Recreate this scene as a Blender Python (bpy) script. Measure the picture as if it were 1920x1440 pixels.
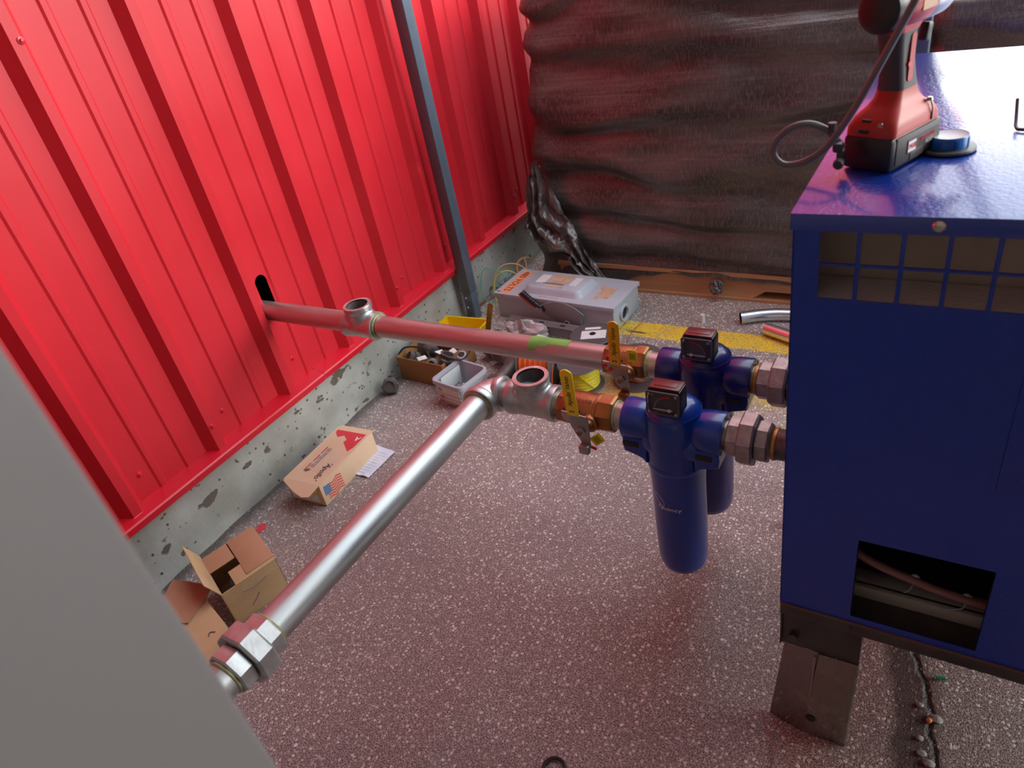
import bpy, bmesh, math, random
from mathutils import Vector, Matrix, noise
random.seed(7)
S = bpy.context.scene
for o in list(bpy.data.objects): bpy.data.objects.remove(o)
C = S.collection
PI = math.pi
R = math.radians

# ---------------------------------------------------------------- camera
cam = bpy.data.cameras.new('camera'); co = bpy.data.objects.new('camera', cam); C.objects.link(co)
cam.sensor_width = 36; cam.lens = 36*1350/1920; cam.clip_start = 0.02
# rows: camera right, down, forward in world axes
CR = Vector((0.850283, 0.495481, -0.177531)); CD = Vector((0.147662, -0.548325, -0.823125)); CF = Vector((-0.505188, 0.673675, -0.539395))
co.matrix_world = Matrix(((CR.x, -CD.x, -CF.x, 0), (CR.y, -CD.y, -CF.y, 0), (CR.z, -CD.z, -CF.z, 1.42), (0, 0, 0, 1)))
cam.dof.use_dof = True; cam.dof.focus_distance = 1.75; cam.dof.aperture_fstop = 6.6
S.camera = co
# ---------------------------------------------------------------- sky, sun, exposure
S.view_settings.view_transform = 'Standard'; S.view_settings.look = 'None'
S.view_settings.gamma = 1; S.view_settings.use_curve_mapping = False
S.view_settings.exposure = -0.12
W = bpy.data.worlds.new('sky'); S.world = W; W.use_nodes = True
wt = W.node_tree; bg = wt.nodes['Background']
wc = wt.nodes.new('ShaderNodeTexCoord'); ws = wt.nodes.new('ShaderNodeSeparateXYZ'); wr = wt.nodes.new('ShaderNodeValToRGB')
wt.links.new(wc.outputs['Generated'], ws.inputs[0]); wt.links.new(ws.outputs[2], wr.inputs[0])
wr.color_ramp.elements[0].position = 0.0; wr.color_ramp.elements[0].color = (0.55, 0.56, 0.55, 1)
e = wr.color_ramp.elements.new(0.12); e.color = (1.0, 1.0, 0.99, 1)
wr.color_ramp.elements[2].position = 0.7; wr.color_ramp.elements[2].color = (0.72, 0.80, 0.90, 1)
wt.links.new(wr.outputs[0], bg.inputs[0]); bg.inputs[1].default_value = 4.8
sun = bpy.data.lights.new('sun', 'SUN'); so = bpy.data.objects.new('sun', sun); C.objects.link(so)
sun.energy = 2.2; sun.angle = R(28); sun.color = (1.0, 0.97, 0.92)
so.rotation_euler = Vector((1.3, 0.60, 0.42)).to_track_quat('Z', 'Y').to_euler()

# ---------------------------------------------------------------- materials
MATS = {}
def mat(name, col, rough=.5, metal=0.0, col2=None, ns=8, nlo=.35, nhi=.7, nst=(1, 1, 1), bump=0, bs=60, bst=(1, 1, 1), coat=0, spec=.5, rvar=0, alpha=1, trans=0):
    m = bpy.data.materials.new(name); m.use_nodes = True; nt = m.node_tree; N = nt.nodes; L = nt.links
    p = N['Principled BSDF']; MATS[name] = m
    p.inputs['Base Color'].default_value = (*col, 1); p.inputs['Roughness'].default_value = rough; p.inputs['Metallic'].default_value = metal
    p.inputs['Coat Weight'].default_value = coat; p.inputs['Coat Roughness'].default_value = .08
    p.inputs['Specular IOR Level'].default_value = spec; p.inputs['Alpha'].default_value = alpha; p.inputs['Transmission Weight'].default_value = trans
    tc = N.new('ShaderNodeTexCoord')
    def nz(sc, st, det=5):
        mp = N.new('ShaderNodeMapping'); mp.inputs['Scale'].default_value = st; L.new(tc.outputs['Object'], mp.inputs[0])
        n = N.new('ShaderNodeTexNoise'); n.inputs['Scale'].default_value = sc; n.inputs['Detail'].default_value = det; L.new(mp.outputs[0], n.inputs[0]); return n
    n = nz(ns, nst)
    if col2 is not None:
        r = N.new('ShaderNodeValToRGB'); r.color_ramp.elements[0].position = nlo; r.color_ramp.elements[1].position = nhi
        r.color_ramp.elements[0].color = (*col, 1); r.color_ramp.elements[1].color = (*col2, 1)
        L.new(n.outputs[0], r.inputs[0]); L.new(r.outputs[0], p.inputs['Base Color'])
    if rvar:
        mr = N.new('ShaderNodeMapRange'); mr.inputs[1].default_value = .3; mr.inputs[2].default_value = .7
        mr.inputs[3].default_value = max(.02, rough-rvar); mr.inputs[4].default_value = rough+rvar
        L.new(n.outputs[0], mr.inputs[0]); L.new(mr.outputs[0], p.inputs['Roughness'])
    if bump:
        b = N.new('ShaderNodeBump'); b.inputs['Strength'].default_value = 1; b.inputs['Distance'].default_value = bump
        L.new(nz(bs, bst, 3).outputs[0], b.inputs['Height']); L.new(b.outputs[0], p.inputs['Normal'])
    return m

RED = mat('red_paint', (0.53, 0.017, 0.027), .36, col2=(0.58, 0.021, 0.033), ns=3, bump=.0004, bs=6, bst=(1, 1, .4), rvar=.05, spec=.3)
REDTRIM = mat('red_trim_paint', (0.60, 0.010, 0.025), .3, col2=(0.52, 0.02, 0.035), ns=14, nlo=.5, nhi=.8)
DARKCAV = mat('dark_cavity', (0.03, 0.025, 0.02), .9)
GREYPOST = mat('slate_post_paint', (0.09, 0.115, 0.15), .3, col2=(0.10, 0.13, 0.165), ns=20)
BLUECAB = mat('orange_peel_blue', (0.004, 0.040, 0.36), .22, col2=(0.005, 0.045, 0.40), ns=4, bump=.0011, bs=190, spec=.6)
BLUEFLT = mat('filter_blue', (0.002, 0.042, 0.31), .28, spec=.6, coat=.3)
NAVYFLT = mat('filter_navy', (0.010, 0.014, 0.14), .30, spec=.6, coat=.3)
GALV = mat('galvanised_steel', (0.48, 0.50, 0.49), .40, .85, col2=(0.62, 0.65, 0.64), ns=45, nst=(1, 1, 1), rvar=.10, bump=.00025, bs=120)
GALVP = mat('galvanised_pipe', (0.40, 0.44, 0.43), .42, .85, col2=(0.60, 0.64, 0.62), ns=30, nst=(1, .12, 1), rvar=.1, bump=.0002, bs=90, bst=(1, .15, 1))
DULLP = mat('dull_pipe_steel', (0.42, 0.38, 0.36), .42, .9, col2=(0.58, 0.54, 0.51), ns=40, nst=(.12, 1, 1), rvar=.08, bump=.0003, bs=120, bst=(.3, 1, 1))
FITT = mat('cast_union_iron', (0.36, 0.31, 0.29), .5, .75, col2=(0.50, 0.44, 0.41), ns=70, bump=.0008, bs=300)
THREAD = mat('threaded_steel', (0.30, 0.25, 0.20), .4, .95, col2=(0.5, 0.44, 0.38), ns=60)
SEAL = mat('thread_sealant', (0.30, 0.30, 0.12), .35, .2, col2=(0.5, 0.5, .28), ns=90)
OCHRE = mat('ochre_sealant', (0.42, 0.16, 0.02), .4, .3, col2=(0.6, .3, .06), ns=90)
BRASS = mat('bronze_body', (0.30, 0.13, 0.055), .42, .85, col2=(0.42, 0.19, 0.08), ns=18, bump=.0005, bs=260, rvar=.08)
YEL = mat('yellow_vinyl', (0.80, 0.46, 0.0), .35, spec=.5); YELN = mat('bright_yellow_vinyl', (0.95, 0.72, 0.01), .35)
YELTAG = mat('yellow_tag', (0.85, 0.68, 0.02), .4)
REDPLA = mat('red_plastic', (0.75, 0.01, 0.01), .35)
STEEL = mat('stainless_plate', (0.45, 0.42, 0.39), .35, .95, rvar=.08, ns=40)
BLACK = mat('black_ink', (0.012, 0.012, 0.012), .5)
WHITE = mat('white_print', (0.8, 0.8, 0.8), .45)
BLKPLA = mat('black_plastic', (0.018, 0.015, 0.016), .36, bump=.0002, bs=300)
GREYPLA = mat('grey_plastic', (0.07, 0.07, 0.07), .4)
DARKTOOL = mat('tool_grey_rubber', (0.055, 0.05, 0.045), .5)
REDTOOL = mat('tool_red', (0.42, 0.028, 0.018), .38)
CLEAR = mat('clear_cover', (0.4, 0.4, 0.4), .04, alpha=.06)
CAPREFL = mat('gauge_cap', (0.16, 0.03, 0.03), .32)  # red wall's reflection put into the cap's base colour
CARD = mat('cardboard', (0.52, 0.34, 0.17), .8, col2=(0.60, 0.41, 0.22), ns=7, nst=(1, 1, 3), bump=.0003, bs=220)
CARDTAN = mat('printed_cardboard', (0.62, 0.42, 0.27), .75, col2=(0.68, 0.48, 0.32), ns=6)
CARDDK = mat('brown_card', (0.27, 0.115, 0.03), .7, col2=(0.33, 0.15, 0.045), ns=8)
CARDIN = mat('card_inside', (0.42, 0.22, 0.12), .8, col2=(0.5, 0.27, .15), ns=8)
PRINTRED = mat('print_red', (0.62, 0.04, 0.05), .7)
PRINTBLU = mat('print_blue', (0.10, 0.18, 0.32), .7)
PRINTGRY = mat('print_grey', (0.33, 0.27, 0.23), .7)
PAPER = mat('paper', (0.70, 0.70, 0.78), .7, col2=(0.62, 0.66, 0.8), ns=12)
INKLINE = mat('pale_ink', (0.35, 0.33, 0.42), .7)
EBOX = mat('grey_enamel', (0.44, 0.48, 0.52), .35, col2=(0.50, 0.54, 0.58), ns=9)
EHANDLE = mat('handle_grey', (0.26, 0.25, 0.25), .45)
ORANGELBL = mat('orange_label', (0.85, 0.30, 0.14), .6)
TANLBL = mat('worn_tan_label', (0.50, 0.32, 0.20), .7, col2=(0.68, 0.48, 0.34), ns=40)
WHITELBL = mat('white_label', (0.75, 0.75, 0.72), .6, col2=(.45, .45, .45), ns=160, nlo=.58, nhi=.66)
ORWIRE = mat('orange_wire', (0.85, 0.16, 0.03), .4)
YEWIRE = mat('yellow_wire', (0.72, 0.60, 0.03), .4)
GRWIRE = mat('green_wire', (0.08, 0.38, 0.20), .4)
OYWIRE = mat('orange_yellow_wire', (0.75, 0.42, 0.12), .4)
RDWIRE = mat('red_wire', (0.45, 0.05, 0.03), .4)
CUWIRE = mat('brown_wire', (0.40, 0.10, 0.06), .4)
SPOOLP = mat('spool_plastic', (0.10, 0.085, 0.085), .4)
TUBP = mat('grey_tub_plastic', (0.42, 0.42, 0.46), .35)
TUBIN = mat('white_liner', (0.72, 0.78, 0.78), .5)
LBLPINK = mat('tub_label', (0.72, 0.58, 0.50), .6, col2=(0.6, .5, .45), ns=70)
IRON = mat('old_iron_fitting', (0.10, 0.085, 0.08), .5, .4, col2=(0.19, 0.165, 0.155), ns=30, bump=.0006, bs=200)
PVC = mat('grey_conduit', (0.36, 0.38, 0.39), .35)
WPVC = mat('white_pvc', (0.75, 0.76, 0.74), .35)
EMT = mat('conduit_steel', (0.66, 0.68, 0.66), .28, .95, col2=(0.78, .8, .78), ns=14, nst=(.3, 1, 1))
BAG = mat('plastic_bag', (0.66, 0.58, 0.57), .3, trans=.3)
BINY = mat('yellow_bin', (0.80, 0.50, 0.0), .35)
BRONZEH = mat('worn_bronze_handle', (0.30, 0.16, 0.015), .4, .1, col2=(0.14, .08, .02), ns=30)
STRUT = mat('strut_steel', (0.30, 0.28, 0.28), .42, .7, col2=(.38, .36, .36), ns=30, nst=(.1, 1, 1))
WOOD = mat('pallet_wood', (0.40, 0.20, 0.08), .75, col2=(0.50, 0.28, 0.13), ns=9, nst=(.25, 1, 3), bump=.001, bs=30, bst=(.1, 1, 2))
DKSTEEL = mat('raw_dark_steel', (0.075, 0.07, 0.066), .38, .7, col2=(0.12, 0.115, 0.105), ns=14, rvar=.12, bump=.0006, bs=50)
ANGLE = mat('mill_steel_angle', (0.30, 0.28, 0.255), .22, .95, col2=(0.38, 0.35, 0.31), ns=26, rvar=.14, bump=.0007, bs=60)
GREYPANEL = mat('pale_grey_panel', (0.165, 0.155, 0.15), .5)
CAPBLUE = mat('cap_blue', (0.008, 0.13, 0.42), .3)
CAPTOP = mat('cap_top', (0.28, 0.29, 0.33), .35, col2=(.38, .30, .30), ns=60)
INSUL = mat('foam_insulation', (0.40, 0.33, 0.25), .95, col2=(0.46, .38, .29), ns=12, bump=.004, bs=40)
LEDGE = mat('dusty_ledge', (0.62, 0.59, 0.52), .9, bump=.002, bs=200)
GREENTAPE = mat('green_tape', (0.15, 0.33, 0.06), .5, col2=(0.20, .42, .08), ns=20)

def nmat_floor():
    m = bpy.data.materials.new('asphalt_aggregate'); m.use_nodes = True; nt = m.node_tree; N = nt.nodes; L = nt.links; p = N['Principled BSDF']
    tc = N.new('ShaderNodeTexCoord')
    def tex(kind, sc, st=None, src=None, **k):
        t = N.new(kind); t.inputs['Scale'].default_value = sc
        if 'det' in k: t.inputs['Detail'].default_value = k['det']
        s = src or tc.outputs['Object']
        if st:
            mp = N.new('ShaderNodeMapping'); mp.inputs['Scale'].default_value = st; L.new(s, mp.inputs[0]); s = mp.outputs[0]
        L.new(s, t.inputs['Vector']); return t
    def ramp(src, a, b, ca=(0, 0, 0), cb=(1, 1, 1)):
        r = N.new('ShaderNodeValToRGB'); r.color_ramp.elements[0].position = a; r.color_ramp.elements[1].position = b
        r.color_ramp.elements[0].color = (*ca, 1); r.color_ramp.elements[1].color = (*cb, 1); L.new(src, r.inputs[0]); return r
    def mixc(f, a, b):
        x = N.new('ShaderNodeMix'); x.data_type = 'RGBA'
        if hasattr(f, 'node'): L.new(f, x.inputs[0])
        else: x.inputs[0].default_value = f
        for s, v in ((6, a), (7, b)):
            if hasattr(v, 'node'): L.new(v, x.inputs[s])
            else: x.inputs[s].default_value = (*v, 1)
        return x.outputs[2]
    def math_(op, a, b=0.0, c=None):
        x = N.new('ShaderNodeMath'); x.operation = op
        for i, v in enumerate((a, b, c)):
            if v is None: continue
            if hasattr(v, 'node'): L.new(v, x.inputs[i])
            else: x.inputs[i].default_value = v
        return x.outputs[0]
    warp = tex('ShaderNodeTexNoise', 60, det=2)
    wv = N.new('ShaderNodeVectorMath'); wv.operation = 'MULTIPLY_ADD'; L.new(warp.outputs['Color'], wv.inputs[0]); wv.inputs[1].default_value = (.011, .011, .011); L.new(tc.outputs['Object'], wv.inputs[2])
    v1 = tex('ShaderNodeTexVoronoi', 105, src=wv.outputs[0]); v1.distance = 'CHEBYCHEV' if False else 'EUCLIDEAN'
    v2 = tex('ShaderNodeTexVoronoi', 210, src=wv.outputs[0])
    fine = tex('ShaderNodeTexNoise', 330, det=4); v3 = tex('ShaderNodeTexVoronoi', 430, src=wv.outputs[0]); big = tex('ShaderNodeTexNoise', 1.7, det=6); med = tex('ShaderNodeTexNoise', 9, det=5)
    base = mixc(ramp(fine.outputs[0], .38, .62).outputs[0], (0.085, 0.055, 0.050), (0.50, 0.385, 0.355))
    sep = N.new('ShaderNodeSeparateColor'); L.new(v1.outputs['Color'], sep.inputs[0])
    stone = mixc(ramp(sep.outputs[1], .1, .9).outputs[0], (0.42, 0.345, 0.315), (0.90, 0.82, 0.76))
    inr = ramp(v1.outputs['Distance'], .30, .42, (1, 1, 1), (0, 0, 0)).outputs[0]
    pick = ramp(sep.outputs[0], .50, .56).outputs[0]
    s1 = math_('MULTIPLY', inr, pick)
    col = mixc(s1, base, stone)
    sep2 = N.new('ShaderNodeSeparateColor'); L.new(v2.outputs['Color'], sep2.inputs[0])
    s2 = math_('MULTIPLY', ramp(v2.outputs['Distance'], .28, .4, (1, 1, 1), (0, 0, 0)).outputs[0], ramp(sep2.outputs[0], .70, .73).outputs[0])
    col = mixc(s2, col, (0.68, 0.60, 0.56))
    sep3 = N.new('ShaderNodeSeparateColor'); L.new(v3.outputs['Color'], sep3.inputs[0])
    s3 = math_('MULTIPLY', ramp(v3.outputs['Distance'], .30, .42, (1, 1, 1), (0, 0, 0)).outputs[0], ramp(sep3.outputs[0], .74, .77).outputs[0])
    col = mixc(s3, col, (0.72, 0.64, 0.60))
    # large damp / dusty patches
    col = mixc(math_('MULTIPLY', ramp(big.outputs[0], .42, .68).outputs[0], .25), col, (0.075, 0.065, 0.06))
    xyz = N.new('ShaderNodeSeparateXYZ'); L.new(tc.outputs['Object'], xyz.inputs[0]); X, Y = xyz.outputs[0], xyz.outputs[1]
    # far paving painted paler: the stronger daylight there put into its colour
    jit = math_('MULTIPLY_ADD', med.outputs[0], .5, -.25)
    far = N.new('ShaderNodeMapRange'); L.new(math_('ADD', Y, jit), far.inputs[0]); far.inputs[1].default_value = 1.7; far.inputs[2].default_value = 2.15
    lit_floor = mixc(math_('MAXIMUM', s1, s2), mixc(ramp(fine.outputs[0], .4, .6).outputs[0], (0.15, 0.12, 0.10), (0.42, 0.36, 0.31)), (0.88, 0.82, 0.75))
    col = mixc(math_('MULTIPLY', far.outputs[0], .85), col, lit_floor)
    # yellow paint, worn off the low spots
    def band(v, lo, hi, soft):
        a = N.new('ShaderNodeMapRange'); L.new(v, a.inputs[0]); a.inputs[1].default_value = lo-soft; a.inputs[2].default_value = lo+soft
        b = N.new('ShaderNodeMapRange'); L.new(v, b.inputs[0]); b.inputs[1].default_value = hi+soft; b.inputs[2].default_value = hi-soft
        return math_('MULTIPLY', a.outputs[0], b.outputs[0])
    yj = math_('MULTIPLY_ADD', fine.outputs[0], .02, -.01)
    Yj = math_('ADD', Y, yj)
    grain = tex('ShaderNodeTexNoise', 170, det=3); wearA = ramp(math_('ADD', math_('MULTIPLY', med.outputs[0], .25), math_('MULTIPLY', grain.outputs[0], .75)), .44, .47).outputs[0]
    yl = math_('MULTIPLY', math_('MULTIPLY', band(Yj, 2.192, 2.298, .004), band(X, -1.22, 6, .02)), wearA)
    col = mixc(yl, col, (0.85, 0.58, 0.01))
    wearB = ramp(math_('ADD', math_('MULTIPLY', med.outputs[0], .6), math_('MULTIPLY', fine.outputs[0], .5)), .50, .60).outputs[0]
    yl2 = math_('MULTIPLY', math_('MULTIPLY', band(Yj, 1.78, 1.925, .006), band(X, -1.15, 2, .05)), wearB)
    col = mixc(math_('MULTIPLY', yl2, .8), col, (0.55, 0.40, 0.03))
    org = math_('MULTIPLY', math_('MULTIPLY', band(Y, 1.80, 1.92, .04), band(X, -1.05, -.85, .05)), ramp(fine.outputs[0], .4, .6).outputs[0])
    col = mixc(math_('MULTIPLY', org, .7), col, (0.55, 0.17, 0.04))
    # crack with brown stain at the right
    cw = tex('ShaderNodeTexNoise', 7, det=6)
    cx = math_('ADD', X, math_('MULTIPLY_ADD', cw.outputs[0], .10, -.05))
    line = math_('MULTIPLY_ADD', Y, -.16, .236)
    dcr = math_('SUBTRACT', cx, line)
    stj = math_('ADD', dcr, math_('MULTIPLY_ADD', med.outputs[0], .06, -.03)); crk = band(dcr, -.004, .004, .003); stn = band(stj, -.062, .010, .012); crumb = band(dcr, .0, .016, .006)
    yl3 = band(Y, .30, 1.16, .03)
    col = mixc(math_('MULTIPLY', math_('MULTIPLY', stn, yl3), .80), col, (0.045, 0.024, 0.017))
    col = mixc(math_('MULTIPLY', math_('MULTIPLY', crumb, yl3), .5), col, (0.17, 0.15, 0.11))
    col = mixc(math_('MULTIPLY', crk, yl3), col, (0.01, 0.008, 0.006))
    # faint straight scratches and dirt lines, and a darker band along the plinth
    lw = tex('ShaderNodeTexNoise', 2.2, (1, 5, 1), det=8)
    col = mixc(ramp(lw.outputs[0], .69, .73).outputs[0], col, (0.035, 0.028, 0.024))
    edge = band(math_('ADD', X, math_('MULTIPLY_ADD', med.outputs[0], .06, -.03)), -1.83, -1.775, .02)
    col = mixc(math_('MULTIPLY', edge, .7), col, (0.03, 0.026, 0.022))
    L.new(col, p.inputs['Base Color'])
    rr = N.new('ShaderNodeMapRange'); L.new(med.outputs[0], rr.inputs[0]); rr.inputs[1].default_value = .3; rr.inputs[2].default_value = .7; rr.inputs[3].default_value = .42; rr.inputs[4].default_value = .62
    L.new(rr.outputs[0], p.inputs['Roughness'])
    h = math_('ADD', math_('MULTIPLY', fine.outputs[0], .9), math_('MULTIPLY', s1, .6))
    h = math_('ADD', h, math_('MULTIPLY', math_('MULTIPLY', crk, yl3), -1.5))
    b = N.new('ShaderNodeBump'); b.inputs['Strength'].default_value = .9; b.inputs['Distance'].default_value = .0022; L.new(h, b.inputs['Height']); L.new(b.outputs[0], p.inputs['Normal'])
    return m
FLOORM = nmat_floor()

def nmat_concrete():
    m = bpy.data.materials.new('pitted_concrete'); m.use_nodes = True; nt = m.node_tree; N = nt.nodes; L = nt.links; p = N['Principled BSDF']
    tc = N.new('ShaderNodeTexCoord')
    def nz(sc, det, st=(1, 1, 1)):
        mp = N.new('ShaderNodeMapping'); mp.inputs['Scale'].default_value = st; L.new(tc.outputs['Object'], mp.inputs[0])
        n = N.new('ShaderNodeTexNoise'); n.inputs['Scale'].default_value = sc; n.inputs['Detail'].default_value = det; L.new(mp.outputs[0], n.inputs[0]); return n.outputs[0]
    def ramp(src, a, b, ca, cb):
        r = N.new('ShaderNodeValToRGB'); r.color_ramp.elements[0].position = a; r.color_ramp.elements[1].position = b
        r.color_ramp.elements[0].color = (*ca, 1); r.color_ramp.elements[1].color = (*cb, 1); L.new(src, r.inputs[0]); return r.outputs[0]
    def mix(f, a, b):
        x = N.new('ShaderNodeMix'); x.data_type = 'RGBA'; L.new(f, x.inputs[0]); L.new(a, x.inputs[6])
        x.inputs[7].default_value = (*b, 1); return x.outputs[2]
    c = ramp(nz(6, 8), .35, .68, (0.30, 0.30, 0.26), (0.46, 0.47, 0.43))
    vo = N.new('ShaderNodeTexVoronoi'); vo.inputs['Scale'].default_value = 42; L.new(tc.outputs['Object'], vo.inputs['Vector'])
    sp = N.new('ShaderNodeSeparateColor'); L.new(vo.outputs['Color'], sp.inputs[0])
    pit = N.new('ShaderNodeMath'); pit.operation = 'MULTIPLY'
    L.new(ramp(vo.outputs['Distance'], .10, .24, (1, 1, 1), (0, 0, 0)), pit.inputs[0]); L.new(ramp(sp.outputs[0], .70, .74, (0, 0, 0), (1, 1, 1)), pit.inputs[1])
    sc = ramp(nz(13, 7, (1, 1, 1.5)), .625, .645, (0, 0, 0), (1, 1, 1))
    c = mix(sc, c, (0.13, 0.11, 0.085)); c = mix(pit.outputs[0], c, (0.07, 0.06, 0.05))
    L.new(c, p.inputs['Base Color']); p.inputs['Roughness'].default_value = .85
    s = N.new('ShaderNodeMath'); s.operation = 'ADD'; L.new(sc, s.inputs[0]); L.new(pit.outputs[0], s.inputs[1])
    s2 = N.new('ShaderNodeMath'); s2.operation = 'MULTIPLY_ADD'; L.new(nz(90, 5), s2.inputs[0]); s2.inputs[1].default_value = -.6; L.new(s.outputs[0], s2.inputs[2])
    b = N.new('ShaderNodeBump'); b.invert = True; b.inputs['Strength'].default_value = .8; b.inputs['Distance'].default_value = .003
    L.new(s2.outputs[0], b.inputs['Height']); L.new(b.outputs[0], p.inputs['Normal'])
    return m
CONC = nmat_concrete()

def nmat_wrap(name='stretch_wrap', scale=1.0, fold=0):
    m = bpy.data.materials.new(name); m.use_nodes = True; nt = m.node_tree; N = nt.nodes; L = nt.links; p = N['Principled BSDF']
    tc = N.new('ShaderNodeTexCoord')
    def nz(sc, det, st):
        mp = N.new('ShaderNodeMapping'); mp.inputs['Scale'].default_value = st; L.new(tc.outputs['Object'], mp.inputs[0])
        n = N.new('ShaderNodeTexNoise'); n.inputs['Scale'].default_value = sc; n.inputs['Detail'].default_value = det; L.new(mp.outputs[0], n.inputs[0]); return n.outputs[0]
    r = N.new('ShaderNodeValToRGB'); L.new(nz(5, 6, (.5, .5, 2)), r.inputs[0])
    r.color_ramp.elements[0].position = .36; r.color_ramp.elements[0].color = (0.026, 0.024, 0.022, 1)
    r.color_ramp.elements[1].position = .66; r.color_ramp.elements[1].color = (0.125, 0.112, 0.10, 1)
    # fine vertical weave-like grain of the film
    g = N.new('ShaderNodeValToRGB'); L.new(nz(260, 4, (1, 1, .10)), g.inputs[0]); g.color_ramp.elements[0].position = .45; g.color_ramp.elements[1].position = .70
    g.color_ramp.elements[0].color = (0, 0, 0, 1); g.color_ramp.elements[1].color = (1, 1, 1, 1)
    mx = N.new('ShaderNodeMix'); mx.data_type = 'RGBA'; mx.blend_type = 'MIX'
    mu = N.new('ShaderNodeMath'); mu.operation = 'MULTIPLY'; L.new(g.outputs[0], mu.inputs[0]); mu.inputs[1].default_value = .0 if fold else .45
    L.new(mu.outputs[0], mx.inputs[0]); L.new(r.outputs[0], mx.inputs[6]); mx.inputs[7].default_value = (0.24, 0.215, 0.195, 1)
    L.new(mx.outputs[2], p.inputs['Base Color'])
    p.inputs['Roughness'].default_value = .2 if fold else .34; p.inputs['Specular IOR Level'].default_value = .8; p.inputs['Metallic'].default_value = 0 if fold else .22
    a = nz(34, 3, (.05, .05, 3.0)); b_ = nz(10, 5, (.5, .5, 2.2)); c_ = nz(220, 2, (1, 1, .2))
    h = N.new('ShaderNodeMath'); h.operation = 'MULTIPLY_ADD'; L.new(a, h.inputs[0]); h.inputs[1].default_value = .40 if not fold else 0; L.new(b_, h.inputs[2])
    h2 = N.new('ShaderNodeMath'); h2.operation = 'MULTIPLY_ADD'; L.new(c_, h2.inputs[0]); h2.inputs[1].default_value = .12; L.new(h.outputs[0], h2.inputs[2])
    b = N.new('ShaderNodeBump'); b.inputs['Strength'].default_value = .7; b.inputs['Distance'].default_value = .006
    L.new(h2.outputs[0], b.inputs['Height']); L.new(b.outputs[0], p.inputs['Normal'])
    return m
WRAP = nmat_wrap(); WRAPF = nmat_wrap('loose_film', fold=1)

def nmat_cabtop():
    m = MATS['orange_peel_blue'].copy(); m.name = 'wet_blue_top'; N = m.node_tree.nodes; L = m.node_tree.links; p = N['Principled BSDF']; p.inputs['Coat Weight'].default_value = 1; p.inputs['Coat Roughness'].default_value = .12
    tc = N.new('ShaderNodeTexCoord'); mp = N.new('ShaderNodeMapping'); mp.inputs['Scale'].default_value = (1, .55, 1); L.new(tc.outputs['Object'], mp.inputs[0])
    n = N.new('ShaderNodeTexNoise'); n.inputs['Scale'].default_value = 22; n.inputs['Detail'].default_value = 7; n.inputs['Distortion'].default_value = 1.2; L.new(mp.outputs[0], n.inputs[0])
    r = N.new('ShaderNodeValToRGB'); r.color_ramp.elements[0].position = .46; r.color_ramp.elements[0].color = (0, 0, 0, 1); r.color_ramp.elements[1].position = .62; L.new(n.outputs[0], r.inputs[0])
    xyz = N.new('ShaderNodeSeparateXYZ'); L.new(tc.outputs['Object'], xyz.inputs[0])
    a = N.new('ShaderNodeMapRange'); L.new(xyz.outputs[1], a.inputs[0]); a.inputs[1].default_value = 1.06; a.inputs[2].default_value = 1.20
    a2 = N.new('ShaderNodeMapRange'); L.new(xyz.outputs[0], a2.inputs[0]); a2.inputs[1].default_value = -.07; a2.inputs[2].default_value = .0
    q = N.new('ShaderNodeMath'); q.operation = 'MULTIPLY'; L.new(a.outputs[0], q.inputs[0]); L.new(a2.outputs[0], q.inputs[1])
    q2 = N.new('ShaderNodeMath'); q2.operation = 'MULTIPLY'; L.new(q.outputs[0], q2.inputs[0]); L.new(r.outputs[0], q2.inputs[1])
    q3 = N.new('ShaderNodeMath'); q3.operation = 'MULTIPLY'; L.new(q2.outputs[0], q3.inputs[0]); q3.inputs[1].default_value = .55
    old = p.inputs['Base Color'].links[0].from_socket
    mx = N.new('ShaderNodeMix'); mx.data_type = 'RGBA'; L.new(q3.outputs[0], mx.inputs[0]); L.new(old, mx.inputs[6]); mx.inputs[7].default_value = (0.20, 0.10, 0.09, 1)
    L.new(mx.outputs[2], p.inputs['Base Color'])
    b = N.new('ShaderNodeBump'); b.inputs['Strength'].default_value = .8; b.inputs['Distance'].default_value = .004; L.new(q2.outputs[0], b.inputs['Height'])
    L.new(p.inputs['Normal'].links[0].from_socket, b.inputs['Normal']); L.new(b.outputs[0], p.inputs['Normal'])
    return m
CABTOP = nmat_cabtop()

# ---------------------------------------------------------------- mesh helpers
def T(x=0, y=0, z=0, rx=0, ry=0, rz=0):
    return Matrix.Translation((x, y, z)) @ Matrix.Rotation(R(rz), 4, 'Z') @ Matrix.Rotation(R(ry), 4, 'Y') @ Matrix.Rotation(R(rx), 4, 'X')
AX = {'X': Matrix.Rotation(R(90), 4, 'Y'), 'Y': Matrix.Rotation(R(-90), 4, 'X'), 'Z': Matrix.Identity(4), '-Y': Matrix.Rotation(R(90), 4, 'X'), '-X': Matrix.Rotation(R(-90), 4, 'Y')}
def B(): return bmesh.new()
def box(bm, c, s, bev=0, m=None, seg=2):
    r = bmesh.ops.create_cube(bm, size=1, matrix=(m or Matrix.Identity(4)) @ Matrix.Translation(c) @ Matrix.Diagonal((*s, 1)))
    if bev:
        es = list({e for v in r['verts'] for e in v.link_edges})
        bmesh.ops.bevel(bm, geom=es, offset=bev, segments=seg, affect='EDGES', profile=.5)
    return bm
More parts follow.
